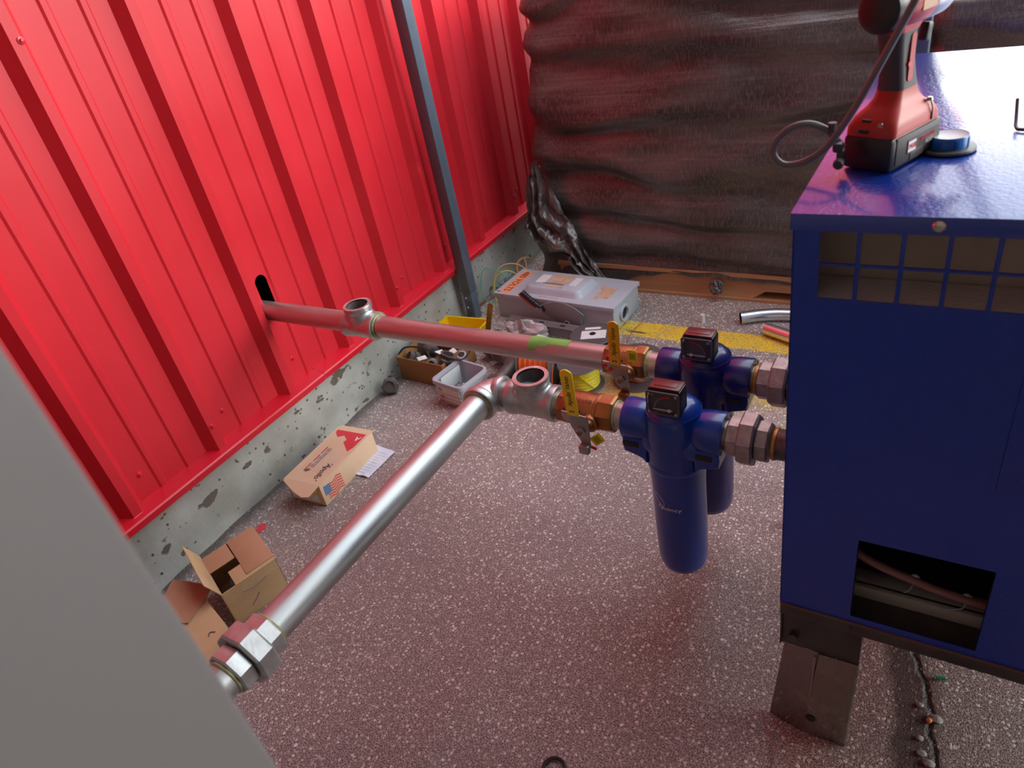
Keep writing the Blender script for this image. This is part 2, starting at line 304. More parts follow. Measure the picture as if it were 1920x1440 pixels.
def lathe(bm, prof, m=None, seg=32, cap=True, a0=0.0):
    """prof: (radius, height) pairs turned about local Z."""
    m = m or Matrix.Identity(4); rings = []
    for r, h in prof:
        if r < 1e-6: rings.append([bm.verts.new(m @ Vector((0, 0, h)))])
        else: rings.append([bm.verts.new(m @ Vector((r*math.cos(a0+2*PI*i/seg), r*math.sin(a0+2*PI*i/seg), h))) for i in range(seg)])
    for a, b in zip(rings, rings[1:]):
        for i in range(seg):
            j = (i+1) % seg
            if len(a) == 1 and len(b) == 1: continue
            if len(a) == 1: bm.faces.new((a[0], b[j], b[i]))
            elif len(b) == 1: bm.faces.new((a[i], a[j], b[0]))
            else: bm.faces.new((a[i], a[j], b[j], b[i]))
    if cap:
        if len(rings[0]) > 1: bm.faces.new(rings[0][::-1])
        if len(rings[-1]) > 1: bm.faces.new(rings[-1])
    return bm
def prism(bm, pts, z0, z1, m=None, bev=0):
    m = m or Matrix.Identity(4)
    a = [bm.verts.new(m @ Vector((x, y, z0))) for x, y in pts]; b = [bm.verts.new(m @ Vector((x, y, z1))) for x, y in pts]
    n = len(pts); fs = [bm.faces.new(a[::-1]), bm.faces.new(b)]
    for i in range(n): fs.append(bm.faces.new((a[i], a[(i+1) % n], b[(i+1) % n], b[i])))
    if bev:
        es = list({e for f in fs[:2] for e in f.edges}); bmesh.ops.bevel(bm, geom=es, offset=bev, segments=2, affect='EDGES', profile=.5)
    return bm
def smooth_path(P, n=8, closed=False):
    P = [Vector(p) for p in P]; out = []; k = len(P)
    rng = range(k) if closed else range(k-1)
    for i in rng:
        p0 = P[(i-1) % k] if closed or i > 0 else P[0]; p1 = P[i]; p2 = P[(i+1) % k]; p3 = P[(i+2) % k] if closed or i+2 < k else P[-1]
        for t in range(n):
            t /= n
            out.append(.5*((2*p1)+(p2-p0)*t+(2*p0-5*p1+4*p2-p3)*t*t+(3*p1-3*p2+p3-p0)*t**3))
    if not closed: out.append(P[-1])
    return out
def tube(bm, P, r, seg=10, n=8, closed=False, smooth=True, cap=True):
    P = smooth_path(P, n, closed) if smooth else [Vector(p) for p in P]
    k = len(P); rings = []; up = None
    for i in range(k):
        if closed: d = P[(i+1) % k]-P[i-1]
        else: d = P[min(i+1, k-1)]-P[max(i-1, 0)]
        d.normalize()
        if up is None: up = d.orthogonal().normalized()
        up = (up-d*up.dot(d)).normalized(); s = d.cross(up)
        rr = r(i/(k-1)) if callable(r) else r
        rings.append([bm.verts.new(P[i]+(up*math.cos(2*PI*j/seg)+s*math.sin(2*PI*j/seg))*rr) for j in range(seg)])
    for i in range(k if closed else k-1):
        a, b = rings[i], rings[(i+1) % k]
        for j in range(seg): bm.faces.new((a[j], a[(j+1) % seg], b[(j+1) % seg], b[j]))
    if cap and not closed: bm.faces.new(rings[0][::-1]); bm.faces.new(rings[-1])
    return bm
def grid(bm, f, nu, nv, cu=False):
    V = [[bm.verts.new(f(i/(nu if cu else nu-1), j/(nv-1))) for j in range(nv)] for i in range(nu)]
    for i in range(nu if cu else nu-1):
        for j in range(nv-1): bm.faces.new((V[i][j], V[(i+1) % nu][j], V[(i+1) % nu][j+1], V[i][j+1]))
    return V
def obj(name, bm, m, parent=None, sm=True, ang=38, recalc=True, loc=None, xf=None):
    if recalc: bmesh.ops.recalc_face_normals(bm, faces=bm.faces)
    for f in bm.faces: f.smooth = sm
    if sm:
        for e in bm.edges:
            if len(e.link_faces) == 2 and e.calc_face_angle(0) > R(ang): e.smooth = False
    if xf is not None: bm.transform(xf)
    if loc is not None and parent is None: bm.transform(Matrix.Translation(-Vector(loc)))
    me = bpy.data.meshes.new(name); bm.to_mesh(me); bm.free(); me.materials.append(m)
    o = bpy.data.objects.new(name, me); C.objects.link(o)
    if parent is not None: o.parent = parent
    if loc is not None and parent is None: o.location = loc
    return o
def tag(o, label=None, cat=None, group=None, kind=None):
    if label: o['label'] = label
    if cat: o['category'] = cat
    if group: o['group'] = group
    if kind: o['kind'] = kind
    return o
def thing(name, label, cat, loc=(0, 0, 0), rz=0, group=None, rot=None):
    o = bpy.data.objects.new(name, None); C.objects.link(o); o.location = loc; o.rotation_euler = rot or (0, 0, R(rz)); o.empty_display_size = .02
    return tag(o, label, cat, group)
def struct(name, bm, m, parent=None, **k):
    o = obj(name, bm, m, parent, **k)
    if parent is None: o['kind'] = 'structure'
    return o
def dup(src, loc, rot, label, group=None):
    r = src.copy(); C.objects.link(r); r.location = loc; r.rotation_euler = rot; r['label'] = label
    if group: r['group'] = group
    for ch in list(src.children):
        c = ch.copy(); C.objects.link(c); c.parent = r
        for g in list(ch.children):
            d = g.copy(); C.objects.link(d); d.parent = c
    return r
def text_bm(s, size, depth=.0004, shear=0, sx=1.0, spacing=1.0):
    cu = bpy.data.curves.new('t', 'FONT'); cu.body = s; cu.size = size; cu.extrude = depth; cu.align_x = 'CENTER'; cu.align_y = 'CENTER'; cu.shear = shear; cu.resolution_u = 3; cu.space_character = spacing
    o = bpy.data.objects.new('t', cu); C.objects.link(o); dg = bpy.context.evaluated_depsgraph_get(); dg.update()
    me = bpy.data.meshes.new_from_object(o.evaluated_get(dg)); bm = B(); bm.from_mesh(me)
    bpy.data.objects.remove(o); bpy.data.curves.remove(cu); bpy.data.meshes.remove(me)
    bm.transform(Matrix.Diagonal((sx, 1, 1, 1))); return bm
def rpoly(w, h, r, n=5):
    P = []
    for cx, cy, a in ((w/2-r, h/2-r, 0), (-w/2+r, h/2-r, 90), (-w/2+r, -h/2+r, 180), (w/2-r, -h/2+r, 270)):
        for i in range(n+1): t = R(a+90*i/n); P.append((cx+r*math.cos(t), cy+r*math.sin(t)))
    return P
#==SETTING==
# ---------------------------------------------------------------- the setting
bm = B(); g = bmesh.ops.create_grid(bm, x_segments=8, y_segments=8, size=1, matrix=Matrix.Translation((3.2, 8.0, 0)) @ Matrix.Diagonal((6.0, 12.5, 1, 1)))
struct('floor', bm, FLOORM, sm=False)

# concrete plinth with a ragged foot
XC = -1.817
bm = B()
def plinth(u, v):
    y = -2.2+u*21.5
    if v < .8: z = v/.8*.236; x = XC+.0035*noise.noise(Vector((y*9, z*16, 3)))
    else: z = .236; x = XC-(v-.8)/.2*.17
    if z < .030: x += .020*max(0, noise.noise(Vector((y*5, 1, 0)))+.25)*(1-z/.030)
    return Vector((x, y, z))
grid(bm, plinth, 1100, 14); struct('baseboard_left', bm, CONC, ang=60)

# ribbed steel sheets (laps at every third rib)
XP, XR = -1.842, -1.810
Z0, Z1 = .245, 7.0
LAPS = tuple(range(1, 60, 3))
sheets = []; cur = [(XP, -2.25)]
for k in range(-9, 62):
    y = .637+.302*k
    cur += [(XP, y-.049), (XR, y-.026), (XR, y)]
    if k in LAPS:
        cur += [(XR-.004, y+.003)]; sheets.append(cur); cur = [(XR-.0055, y-.004), (XP, y+.023)]
    else: cur += [(XP, y+.023)]
    for d in (.098, .190): cur += [(XP, y+d-.013), (XP+.0045, y+d-.007), (XP+.0045, y+d+.007), (XP, y+d+.013)]
cur.append((XP, .637+.302*62-.06)); sheets.append(cur)
wall = None
def sheet_bm(prof):
    bm = B()
    for (x0, y0), (x1, y1) in zip(prof, prof[1:]):
        if abs(y0-1.264) < .004 and abs(x1-XP) < 1e-4:      # the pan beside the third rib carries the pipe hole
            za, zb = .44, .70; cy, hw = (y0+y1)/2+.0005, .0225; c0, c1 = .515, .612
            for a, b in ((Z0, za), (zb, Z1)):
                bm.faces.new([bm.verts.new(p) for p in ((XP, y0, a), (XP, y1, a), (XP, y1, b), (XP, y0, b))])
            inn, out = [], []
            n = 48
            for i in range(n):
                t = 2*PI*i/n; ct, st = math.cos(t), math.sin(t)
                zi = (c1 if st > 0 else c0)+hw*st
                inn.append(bm.verts.new((XP, cy+hw*ct, zi)))
                cr_ = 9; k_ = [(y1-cy)/ct if ct > 1e-6 else 9, (y0-cy)/ct if ct < -1e-6 else 9, ((zb-(za+zb)/2)/st) if st > 1e-6 else 9, ((za-(za+zb)/2)/st) if st < -1e-6 else 9]
                kk = min(k_); out.append(bm.verts.new((XP, cy+kk*ct, (za+zb)/2+kk*st)))
            zm = (za+zb)/2
            for i in range(n):
                j = (i+1) % n; A, D = out[i].co, out[j].co
                if abs(A.y-D.y) > 1e-5 and abs(A.z-D.z) > 1e-5:      # the quad turns a corner of the pan
                    yc = y1 if A.y+D.y > 2*cy else y0; zc_ = zb if A.z+D.z > 2*zm else za
                    bm.faces.new((inn[i], inn[j], out[j], bm.verts.new((XP, yc, zc_)), out[i]))
                else: bm.faces.new((inn[i], inn[j], out[j], out[i]))
        else:
            n = 1
            bm.faces.new([bm.verts.new(p) for p in ((x0, y0, Z0), (x1, y1, Z0), (x1, y1, Z1), (x0, y0, Z1))])
    bmesh.ops.remove_doubles(bm, verts=bm.verts, dist=.0002)
    # soft dent in the fourth-from-last rib seen
    es = [e for e in bm.edges if all(2.05 < v.co.y < 2.12 for v in e.verts)]
    for zc in [.60+.02*i for i in range(10)]:
        bmesh.ops.bisect_plane(bm, geom=[x for x in list(bm.faces)+list(bm.edges)+list(bm.verts) if (x.co.y if isinstance(x, bmesh.types.BMVert) else sum(v.co.y for v in x.verts)/len(x.verts)) > 2.0 and (x.co.y if isinstance(x, bmesh.types.BMVert) else sum(v.co.y for v in x.verts)/len(x.verts)) < 2.2], plane_co=(0, 0, zc), plane_no=(0, 0, 1), dist=.0001)
    for v in bm.verts:
        d = math.hypot((v.co.y-2.10)/.035, (v.co.z-.69)/.045)
        if d < 1 and v.co.x > XP+.01: v.co.x -= .012*(1-d)
    return bm
for pr in sheets:
    o = obj('wall_left' if wall is None else 'wall_sheet', sheet_bm(pr), RED, wall, sm=False)
    if wall is None: wall = o; o['kind'] = 'structure'
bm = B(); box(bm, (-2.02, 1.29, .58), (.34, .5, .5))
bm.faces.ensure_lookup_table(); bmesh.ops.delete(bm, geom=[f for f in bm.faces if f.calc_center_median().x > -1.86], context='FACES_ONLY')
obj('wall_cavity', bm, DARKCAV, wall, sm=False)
# screws with washers
for (x, y, z) in ((XP, .692, .325), (XP, .993, .330), (XR, .925, .327), (XP, 1.297, .329), (XP, 1.903, .326), (XR, 1.829, .322), (XP, 2.204, .325), (XP, 2.511, .325), (XP, 2.813, .335), (XR, 2.737, .331), (XP, 1.600, .327), (XR, .935, 1.38)):
    bm = B(); m_ = T(x, y, z) @ AX['X']
    lathe(bm, [(.0085, 0), (.0085, .0015), (.006, .0025), (.0045, .0026)], m_, 16); lathe(bm, [(.0042, .0025), (.0042, .006), (.003, .007)], m_, 6)
    obj('wall_screw', bm, REDTRIM, wall)
# base flashing in two lengths
for n, (ya, yb) in enumerate(((-2.25, 1.355), (1.357, 19.3))):
    bm = B(); pr = [(-1.850, .262), (-1.843, .252), (-1.792, .240), (-1.788, .236), (-1.790, .217), (-1.797, .211)]
    V = [[bm.verts.new((x, y, z)) for (x, z) in pr] for y in (ya, yb)]
    for i in range(len(pr)-1): bm.faces.new((V[0][i], V[0][i+1], V[1][i+1], V[1][i]))
    struct('trim_%d' % (n+1), bm, REDTRIM, ang=25)
# unseen canopy roof inferred from the posts; extent shaped to block sky light
bm = B(); box(bm, (.2, -.35, 2.90), (4.2, 3.7, .04))
for i in range(7): box(bm, (.2, -2.1+i*.58, 2.85), (4.2, .05, .06))
struct('ceiling', bm, mat('canopy_sheet', (0.62, 0.62, 0.60), .5), sm=False)
# unseen walls behind and right of the viewer, added to block sky light
bm = B(); box(bm, (.2, -2.15, 1.45), (4.2, .12, 2.9)); box(bm, (2.35, -.45, 1.45), (.12, 3.5, 2.9)); struct('sky_block_walls', bm, mat('block_wall_render', (0.48, 0.47, 0.45), .85, col2=(.54, .53, .51), ns=4), sm=False)
def post(x, y, label):
    t = thing('canopy_post', label, 'post', (x, y, 0), 0)
    bm = B(); box(bm, (0, 0, 1.49), (.050, .050, 2.72), .003); obj('post_tube', bm, GREYPOST, t, ang=60)
    bm = B(); box(bm, (0, 0, .065), (.044, .044, .13), .002); obj('post_foot', bm, GREYPOST, t, ang=60)
    for z in (.06, .105):
        bm = B(); lathe(bm, [(.005, 0), (.005, .002), (.0035, .004)], T(-.008, -.022, z) @ AX['-Y'], 12); obj('bolt', bm, STEEL, t)
    return t
post(-1.757, 2.185, 'slender slate grey square post standing in front of the red ribbed wall')
post(-.172, 2.20, 'slate grey square post rising behind the blue cabinet and cordless tool')
# ---------------------------------------------------------------- piping
ZL = .52                                    # both lines run at this height
def pipe(name, label, p0, p1, r, m, hollow=False, cat='pipe', rings=()):
    p0, p1 = Vector(p0), Vector(p1); d = p1-p0; L_ = d.length
    q = d.to_track_quat('Z', 'Y').to_matrix().to_4x4(); M_ = Matrix.Translation(p0) @ q
    bm = B(); pr = [(r, 0), (r, L_)]
    if hollow: pr = [(r*.88, .06), (r*.88, 0), (r, 0), (r, L_), (r*.88, L_), (r*.88, L_-.06)]
    lathe(bm, pr, M_, 48, cap=not hollow)
    o = obj(name, bm, m, None, loc=tuple(p0)); return tag(o, label, cat)
def threads(r, z0, z1, n=None, d=.0009):
    n = n or max(3, int((z1-z0)/.0025)); P = []
    for i in range(n):
        a = z0+(z1-z0)*i/n; b = z0+(z1-z0)*(i+.5)/n; P += [(r-d, a), (r, b)]
    P.append((r-d, z1)); return P
RP = .0302
up = pipe('steel_pipe', 'long dull steel pipe with a patch of green tape on the far line', (-1.368, 1.28, ZL), (-.662, 1.28, ZL), RP, DULLP)
# patch of green tape wrapped on the top of the pipe
bm = B()
def tape(u, v):
    x = -.872+.106*v; lim = .95 if v < .22 else (.62 if v < .5 else .40)
    lim += .10*noise.noise(Vector((v*9, 3, 1)))
    a = -1.35+u*(1.35+lim*1.25)
    return Vector((x, 1.28-(RP+.0007)*math.sin(a), ZL+(RP+.0007)*math.cos(a)))
grid(bm, tape, 26, 30); bm.transform(Matrix.Translation((1.368, -1.28, -ZL)))
tag(obj('tape_patch', bm, GREENTAPE, up), 'torn green tape patch')
pipe('steel_pipe', 'short steel pipe coming out of the slot in the red wall', (-1.98, 1.28, ZL), (-1.502, 1.28, ZL), RP, DULLP)
pipe('galvanised_pipe', 'long bright galvanised pipe running from the elbow towards the camera', (-.876, 1.030, ZL), (-.876, .372, ZL), RP, GALVP)
pipe('galvanised_pipe', 'short galvanised pipe stub between the near union and the grey panel', (-.876, .292, ZL), (-.876, .086, ZL), RP, GALVP)

def tee(x, y, label, w, top, seg=40):
    t = thing('pipe_tee', label, 'pipe fitting', (x, y, ZL))
    bm = B(); lathe(bm, [(.030, -w), (.0405, -w), (.0415, -w+.004), (.0415, -w+.016), (.0395, -w+.020), (.0382, -w+.024), (.0382, w-.024), (.0395, w-.020), (.0415, w-.016), (.0415, w-.004), (.0405, w), (.030, w)], AX['X'], seg, cap=False)
    # branch: flares into the body
    rings = []
    for k in range(8):
        f = k/7; z = .006+(top-.024)*f
        rings.append([(z, .0365-.0003*k)])
    N_ = 40; R_ = []
    for k in range(10):
        f = k/9; row = []
        for i in range(N_):
            a = 2*PI*i/N_; ex = (1-f)**2.2*.014
            rx = .0385+ex; ry = .0372
            px, py = rx*math.cos(a), ry*math.sin(a)
            zb = math.sqrt(max(.0378**2-min(abs(py), .0377)**2, 0))*.98
            z = zb*(1-f)+(top-.017)*f
            row.append(bm.verts.new((px, py, z)))
        R_.append(row)
    for a, b in zip(R_, R_[1:]):
        for i in range(N_): bm.faces.new((a[i], a[(i+1) % N_], b[(i+1) % N_], b[i]))
    obj('tee_body', bm, GALV, t, ang=50)
    bm = B(); lathe(bm, [(.0380, top-.019), (.0405, top-.014), (.0410, top-.002), (.0400, top), (.0312, top)], None, seg, cap=False)
    bb = B(); lathe(bb, [(.0300+(.0008 if i % 2 else 0), top-.003-.0013*i) for i in range(16)]+[(.028, top-.03), (.027, .0), (0, -.02)], None, seg, cap=False)
    obj('branch_mouth', bm, GALV, t); tag(obj('threaded_bore', bb, IRON, t, recalc=False), 'dark threaded bore')
    return t
tee(-.759, 1.083, 'galvanised pipe tee with a wide open mouth, on the near line between elbow and valve', .060, .064)
tee(-1.438, 1.28, 'galvanised pipe tee with an open mouth on the far line close to the red wall', .060, .064)
def ring(name, x, y, ax, r, w, m, parent, z=0):
    bm = B(); lathe(bm, [(r-.004, -w/2), (r, -w/2+.001), (r+.001, 0), (r, w/2-.001), (r-.004, w/2)], T(x, y, z) @ AX[ax], 36); return obj(name, bm, m, parent)
# sealant beads and nipples belong to their own short nipples
def nipple(label, x0, x1, y, m=THREAD, thr=True, seal=None, r=.0295):
    L_ = x1-x0; t = thing('pipe_nipple', label, 'pipe fitting', (x0, y, ZL))
    bm = B(); pr = threads(r+.0004, 0, L_) if thr else [(r, 0), (r, L_)]
    lathe(bm, pr, AX['X'], 44); obj('nipple_body', bm, m, t, ang=70)
    for (f, w, sm_) in (seal or ()): ring('sealant_bead', L_*f, 0, 'X', r+.0018, w, sm_, t)
    return t
nipple('short threaded nipple between the galvanised elbow and the near tee', -.842, -.815, 1.083, DULLP, seal=((.1, .006, SEAL),))
nipple('short nipple between the near tee and the near bronze valve', -.703, -.682, 1.083, DULLP, thr=False, seal=((.15, .006, SEAL),))
nipple('pale nipple between the near bronze valve and the bright blue filter', -.566, -.534, 1.083, DULLP, thr=False, seal=((.18, .008, SEAL),))
nipple('pale nipple between the far bronze valve and the navy filter', -.574, -.534, 1.28, DULLP, thr=False, seal=((.2, .010, SEAL),))
nipple('threaded nipple between the bright blue filter and the near cast union', -.348, -.328, 1.083, THREAD, seal=((.03, .004, OCHRE),))
nipple('threaded nipple between the navy filter and the far cast union', -.353, -.322, 1.28, THREAD, seal=((.80, .010, OCHRE),))
nipple('long rusty threaded nipple running from the near cast union into the blue cabinet', -.247, -.172, 1.083, THREAD, seal=((.06, .008, OCHRE), (.62, .014, OCHRE)))
nipple('threaded nipple running from the far cast union into the blue cabinet', -.235, -.172, 1.28, THREAD, seal=((.1, .008, OCHRE),))
# elbow
t = thing('pipe_elbow', 'galvanised ninety degree elbow joining the long near pipe to the tee', 'pipe fitting', (-.876, 1.083, ZL))
bm = B(); P = [(0, -.050, 0), (0, -.034, 0)]+[(.034-.034*math.cos(a), -.034+.034*math.sin(a), 0) for a in [R(x) for x in range(9, 90, 9)]]+[(.034, 0, 0), (.040, 0, 0)]
tube(bm, P, .0380, 40, smooth=False); obj('elbow_body', bm, GALV, t, ang=50)
bm = B(); lathe(bm, [(.031, -.056), (.0405, -.056), (.0420, -.053), (.0420, -.042), (.0385, -.036), (.036, -.030)], AX['Y'], 40, cap=False); obj('elbow_collar', bm, GALV, t)
bm = B(); lathe(bm, [(.036, .010), (.0385, .016), (.0420, .022), (.0420, .032), (.0405, .035), (.031, .035)], AX['X'], 40, cap=False); obj('elbow_collar', bm, GALV, t)
ring('sealant_bead', 0, -.0575, 'Y', .0345, .005, SEAL, t); ring('sealant_bead', .036, 0, 'X', .0335, .004, SEAL, t)
for a_, s_ in ((.018, 'O'), (.006, 'T')):
    pass
# far tee sealant, tee rim sealant
t = thing('sealant_ring', 'olive ring of thread sealant where the long dull pipe meets the far tee', 'sealant', (-1.375, 1.28, ZL))
ring('bead', 0, 0, 'X', .0335, .006, SEAL, t); 

def union(label, loc, rz, m, nut=.052, body=.040, seg=8, L_=.078, bead=None):
    t = thing('pipe_union', label, 'pipe fitting', loc, rz)
    A = AX['X']; ph = PI/seg
    bm = B(); lathe(bm, [(.030, 0), (body-.003, 0), (body, .003), (body, L_*.36), (.034, L_*.36)], A, seg, a0=ph); obj('union_end', bm, m, t, ang=20)
    bm = B(); lathe(bm, [(.036, L_*.30), (nut-.003, L_*.30), (nut, L_*.34), (nut, L_*.64), (nut-.003, L_*.68), (.036, L_*.68)], A, seg, a0=ph); obj('union_nut', bm, m, t, ang=20)
    bm = B(); lathe(bm, [(.034, L_*.68), (body-.001, L_*.70), (body, L_*.73), (body, L_-.003), (body-.003, L_), (.030, L_)], A, seg, a0=ph); obj('union_end', bm, m, t, ang=20)
    for f in (bead or ()): ring('sealant_bead', f, 0, 'X', .0335, .006, SEAL, t)
    return t
union('cast iron pipe union between the bright blue filter and the blue cabinet', (-.329, 1.083, ZL), 0, FITT)
union('reddish cast iron pipe union between the navy filter and the blue cabinet', (-.323, 1.28, ZL), 0, FITT, L_=.088)
union('large galvanised pipe union on the long pipe beside the grey panel', (-.876, .378, ZL), -90, GALV, nut=.054, body=.041, L_=.092, bead=(-.002, .094))

# bronze ball valves with yellow lever handles
def valve(y, x0, x1, label, hx, hy, lean, tagpos):
    t = thing('ball_valve', label, 'valve', (x0, y, ZL)); L_ = x1-x0
    bm = B(); lathe(bm, [(.030, 0), (.0335, .001), (.0355, .006), (.0365, .02), (.0375, .035), (.0375, L_*.62), (.0365, L_*.66), (.0365, L_*.68)], AX['X'], 40)
    obj('valve_body', bm, BRASS, t)
    bm = B(); lathe(bm, [(.036, L_*.66), (.0395, L_*.68), (.0395, L_*.72), (.0375, L_*.74)], AX['X'], 40); lathe(bm, [(.0385, L_*.72), (.0405, L_*.74), (.0405, L_*.96), (.038, L_)], AX['X'], 8, a0=PI/8); obj('hex_end', bm, BRASS, t, ang=20)
    bm = B(); lathe(bm, [(.0375, -.001), (.0375, .009), (.036, .010)], AX['X'], 8, a0=PI/8); obj('end_flats', bm, BRASS, t, ang=20)
    # stem boss facing out of the line
    bx, by = hx-x0, 0
    bm = B(); lathe(bm, [(.020, .025), (.0195, .044), (.015, .046), (.013, .052), (.009, .053), (.009, .060)], T(bx, by, -.004) @ AX['-Y'], 24); obj('stem', bm, BRASS, t)
    yh = -(y-hy)
    # bracket plate: hooked ear to the left, bent foot below
    bm = B(); prism(bm, [(-.040, .048), (.014, .042), (.018, .034), (.016, -.036), (-.002, -.038), (-.006, -.018), (-.016, -.004), (-.026, .022), (-.036, .026), (-.042, .038)], -.0013, .0013, T(bx, yh, -.002) @ AX['-Y'] @ Matrix.Rotation(0, 4, 'Z'), .0006)
    obj('lever_plate', bm, STEEL, t)
    bm = B(); box(bm, (bx+.004, yh-.007, -.040), (.022, .013, .020), .002); obj('locking_tab', bm, BRASS if y > 1.2 else STEEL, t)
    bm = B(); lathe(bm, [(.0105, 0), (.0105, .006), (.009, .007)], T(bx, yh-.001, .004) @ AX['-Y'], 6); lathe(bm, [(.0058, .006), (.0058, .011), (.005, .012)], T(bx, yh-.001, .004) @ AX['-Y'], 16); obj('stem_nut', bm, STEEL, t)
    bm = B(); lathe(bm, [(.0057, .012), (.0057, .0126), (0, .0127)], T(bx, yh-.001, .004) @ AX['-Y'], 16); obj('stem_tip', bm, BRASS, t)
    # vinyl-dipped lever
    h0, h1 = .040, .152; w = .0132
    pts = [(-w, h0), (w, h0), (w, h1-.012), (w*.92, h1-.006)]+[(w*.6*math.cos(a), h1-.006+.006*math.sin(a)) for a in (R(50), R(90), R(130))]+[(-w*.92, h1-.006), (-w, h1-.012)]
    bm = B(); prism(bm, pts, -.0022, .0022, T(bx-.012, yh-.003, 0, 0, lean, 0) @ AX['-Y'] @ Matrix.Rotation(0, 4, 'Z'), .0018)
    hd = obj('lever_handle', bm, YEL if y > 1.2 else YELN, t)
    bm = text_bm("'Apollo' Valves", .0150, .00015, .25, .82); bm.transform(T(bx-.012, yh-.0056, 0, 0, lean, 0) @ T(0, 0, .100) @ AX['-Y'] @ Matrix.Rotation(R(90), 4, 'Z')); obj('lever_lettering', bm, BLACK, hd, sm=False)
    bm = B()
    for q in (-1, 1): 
        box(bm, (0, 0, 0), (.0042, .0004, .003), m=T(bx-.012+q*.0032, yh-.0057, 0, 0, lean, 0) @ T(0, 0, .052)); box(bm, (0, 0, 0), (.0030, .0004, .0055), m=T(bx-.012+q*.0026, yh-.0057, 0, 0, lean+q*15, 0) @ T(0, 0, .058))
    obj('lever_mark', bm, BLACK, hd, sm=False)
    tx, tz, ta = tagpos
    bm = B(); prism(bm, [(-.011, -.015), (.011, -.015), (.011, .012), (.007, .016), (-.011, .016)], -.0005, .0005, T(bx+tx, yh+.012, tz, 0, ta, 0) @ AX['-Y']); tg = obj('warning_tag', bm, YELTAG, t, sm=False)
    bm = B()
    for i in range(5): box(bm, (-.006+.003*i, .0, 0), (.0012, .0003, .017-.003*(i % 2)), m=T(bx+tx, yh+.0113, tz, 0, ta, 0))
    obj('tag_print', bm, BLACK, tg, sm=False)
    bm = text_bm('200 WOG', .0085, .0003, 0, 1.0); bm.transform(T(L_*.48, -.0165, .0348, 25) ); obj('cast_lettering', bm, CUWIRE, t, sm=False)
    bm = B(); box(bm, (-.026 if y > 1.2 else .026, yh-.0006 if y > 1.2 else yh+.012, .046 if y > 1.2 else -.044), (.030, .0025, .014) if y > 1.2 else (.014, .002, .008), .001, T(bx, 0, 0, 0, 14)); obj('red_clip', bm, REDPLA, t)
    if y > 1.2:
        bm = B(); lathe(bm, [(.0055, 0), (.0045, .0022)], T(bx-.024, yh-.001, .026) @ AX['-Y'], 14); lathe(bm, [(.005, 0), (.0045, .0022)], T(bx-.036, yh-.001, .034) @ AX['-Y'], 14); obj('red_dot', bm, REDPLA, t)
    return t
valve(1.083, -.688, -.562, 'bronze ball valve with bright yellow lever, on the near line beside the open tee', -.608, 1.010, -1, (.026, -.024, 50))
valve(1.28, -.668, -.570, 'bronze ball valve with amber yellow lever and red clip, on the far line', -.603, 1.205, 3, (.026, .058, 0))

# filters
def filt(y, label, m, xc=-.437):
    t = thing('air_filter', label, 'filter', (xc, y, ZL))
    # bowl
    bm = B(); lathe(bm, [(.0575, -.075), (.0575, -.10), (.0560, -.14), (.0555, -.26), (.0545, -.33), (.0525, -.366), (.0475, -.381), (.033, -.396), (.012, -.404), (.0, -.405)], None, 64, cap=False)
    bo = obj('filter_bowl', bm, m, t, ang=60)
    bm = B(); lathe(bm, [(.009, -.400), (.009, -.412), (.006, -.414), (.006, -.418)], None, 6); obj('drain_plug', bm, BLKPLA, t, ang=20)
    bm = B(); lathe(bm, [(.0578, -.072), (.0605, -.076), (.0605, -.086), (.0580, -.090)], None, 64, cap=False); obj('bowl_collar', bm, m, bo)
    # head: domed centre, horizontal ports and tapering cheeks in one casting
    bm = B(); lathe(bm, [(.0590, -.080), (.0600, -.05), (.0600, -.01), (.0590, .014), (.0570, .030), (.0530, .043), (.0460, .053), (.0360, .060), (.0230, .064), (.0, .066)], None, 64, cap=False)
    for s in (-1, 1):
        A = AX['X'] if s > 0 else AX['-X']
        lathe(bm, [(.030, .035), (.0415, .050), (.0440, .070), (.0445, .098), (.0430, .1015), (.0315, .1020), (.0305, .094)], A, 48, cap=False)
        # flat-bottomed cheek under each port
        pts = [(s*.048, -.020), (s*.100, -.020), (s*.100, .060-.118+.022), (s*.098, -.058), (s*.066, -.060), (s*.050, -.082)]
        prism(bm, pts, -.040, .040, Matrix(((1, 0, 0, 0), (0, 0, 1, 0), (0, 1, 0, 0), (0, 0, 0, 1))), .004)
        # swept web running down from port to bowl
        lathe(bm, [(.050, .0), (.050, .035), (.040, .055)], T(0, 0, -.028) @ A, 32)
    hd = obj('filter_head', bm, m, t, ang=42)
    for s in (-1, 1):       # dark recess and mounting holes
        bm = B(); box(bm, (s*.081-(.012 if s > 0 else 0), -.0385, -.036), (.034, .006, .015), .002); obj('bracket_slot', bm, BLACK, hd)
    for q in (-1, 1):
        bm = B(); lathe(bm, [(.0045, 0), (.0045, .001)], T(.1012, q*.034, .020*q) @ AX['X'], 12); obj('port_hole', bm, BLACK, hd)
    bm = B(); lathe(bm, [(.0535, 0), (.0545, .002), (.0525, .004)], T(0, 0, .0415), 48, cap=False); obj('cap_ring', bm, m, hd)
    return t
f2 = filt(1.083, 'bright blue air filter with white lettering, hanging on the near line', BLUEFLT)
f1 = filt(1.28, 'dark navy air filter without lettering on its front, hanging on the far line', NAVYFLT)
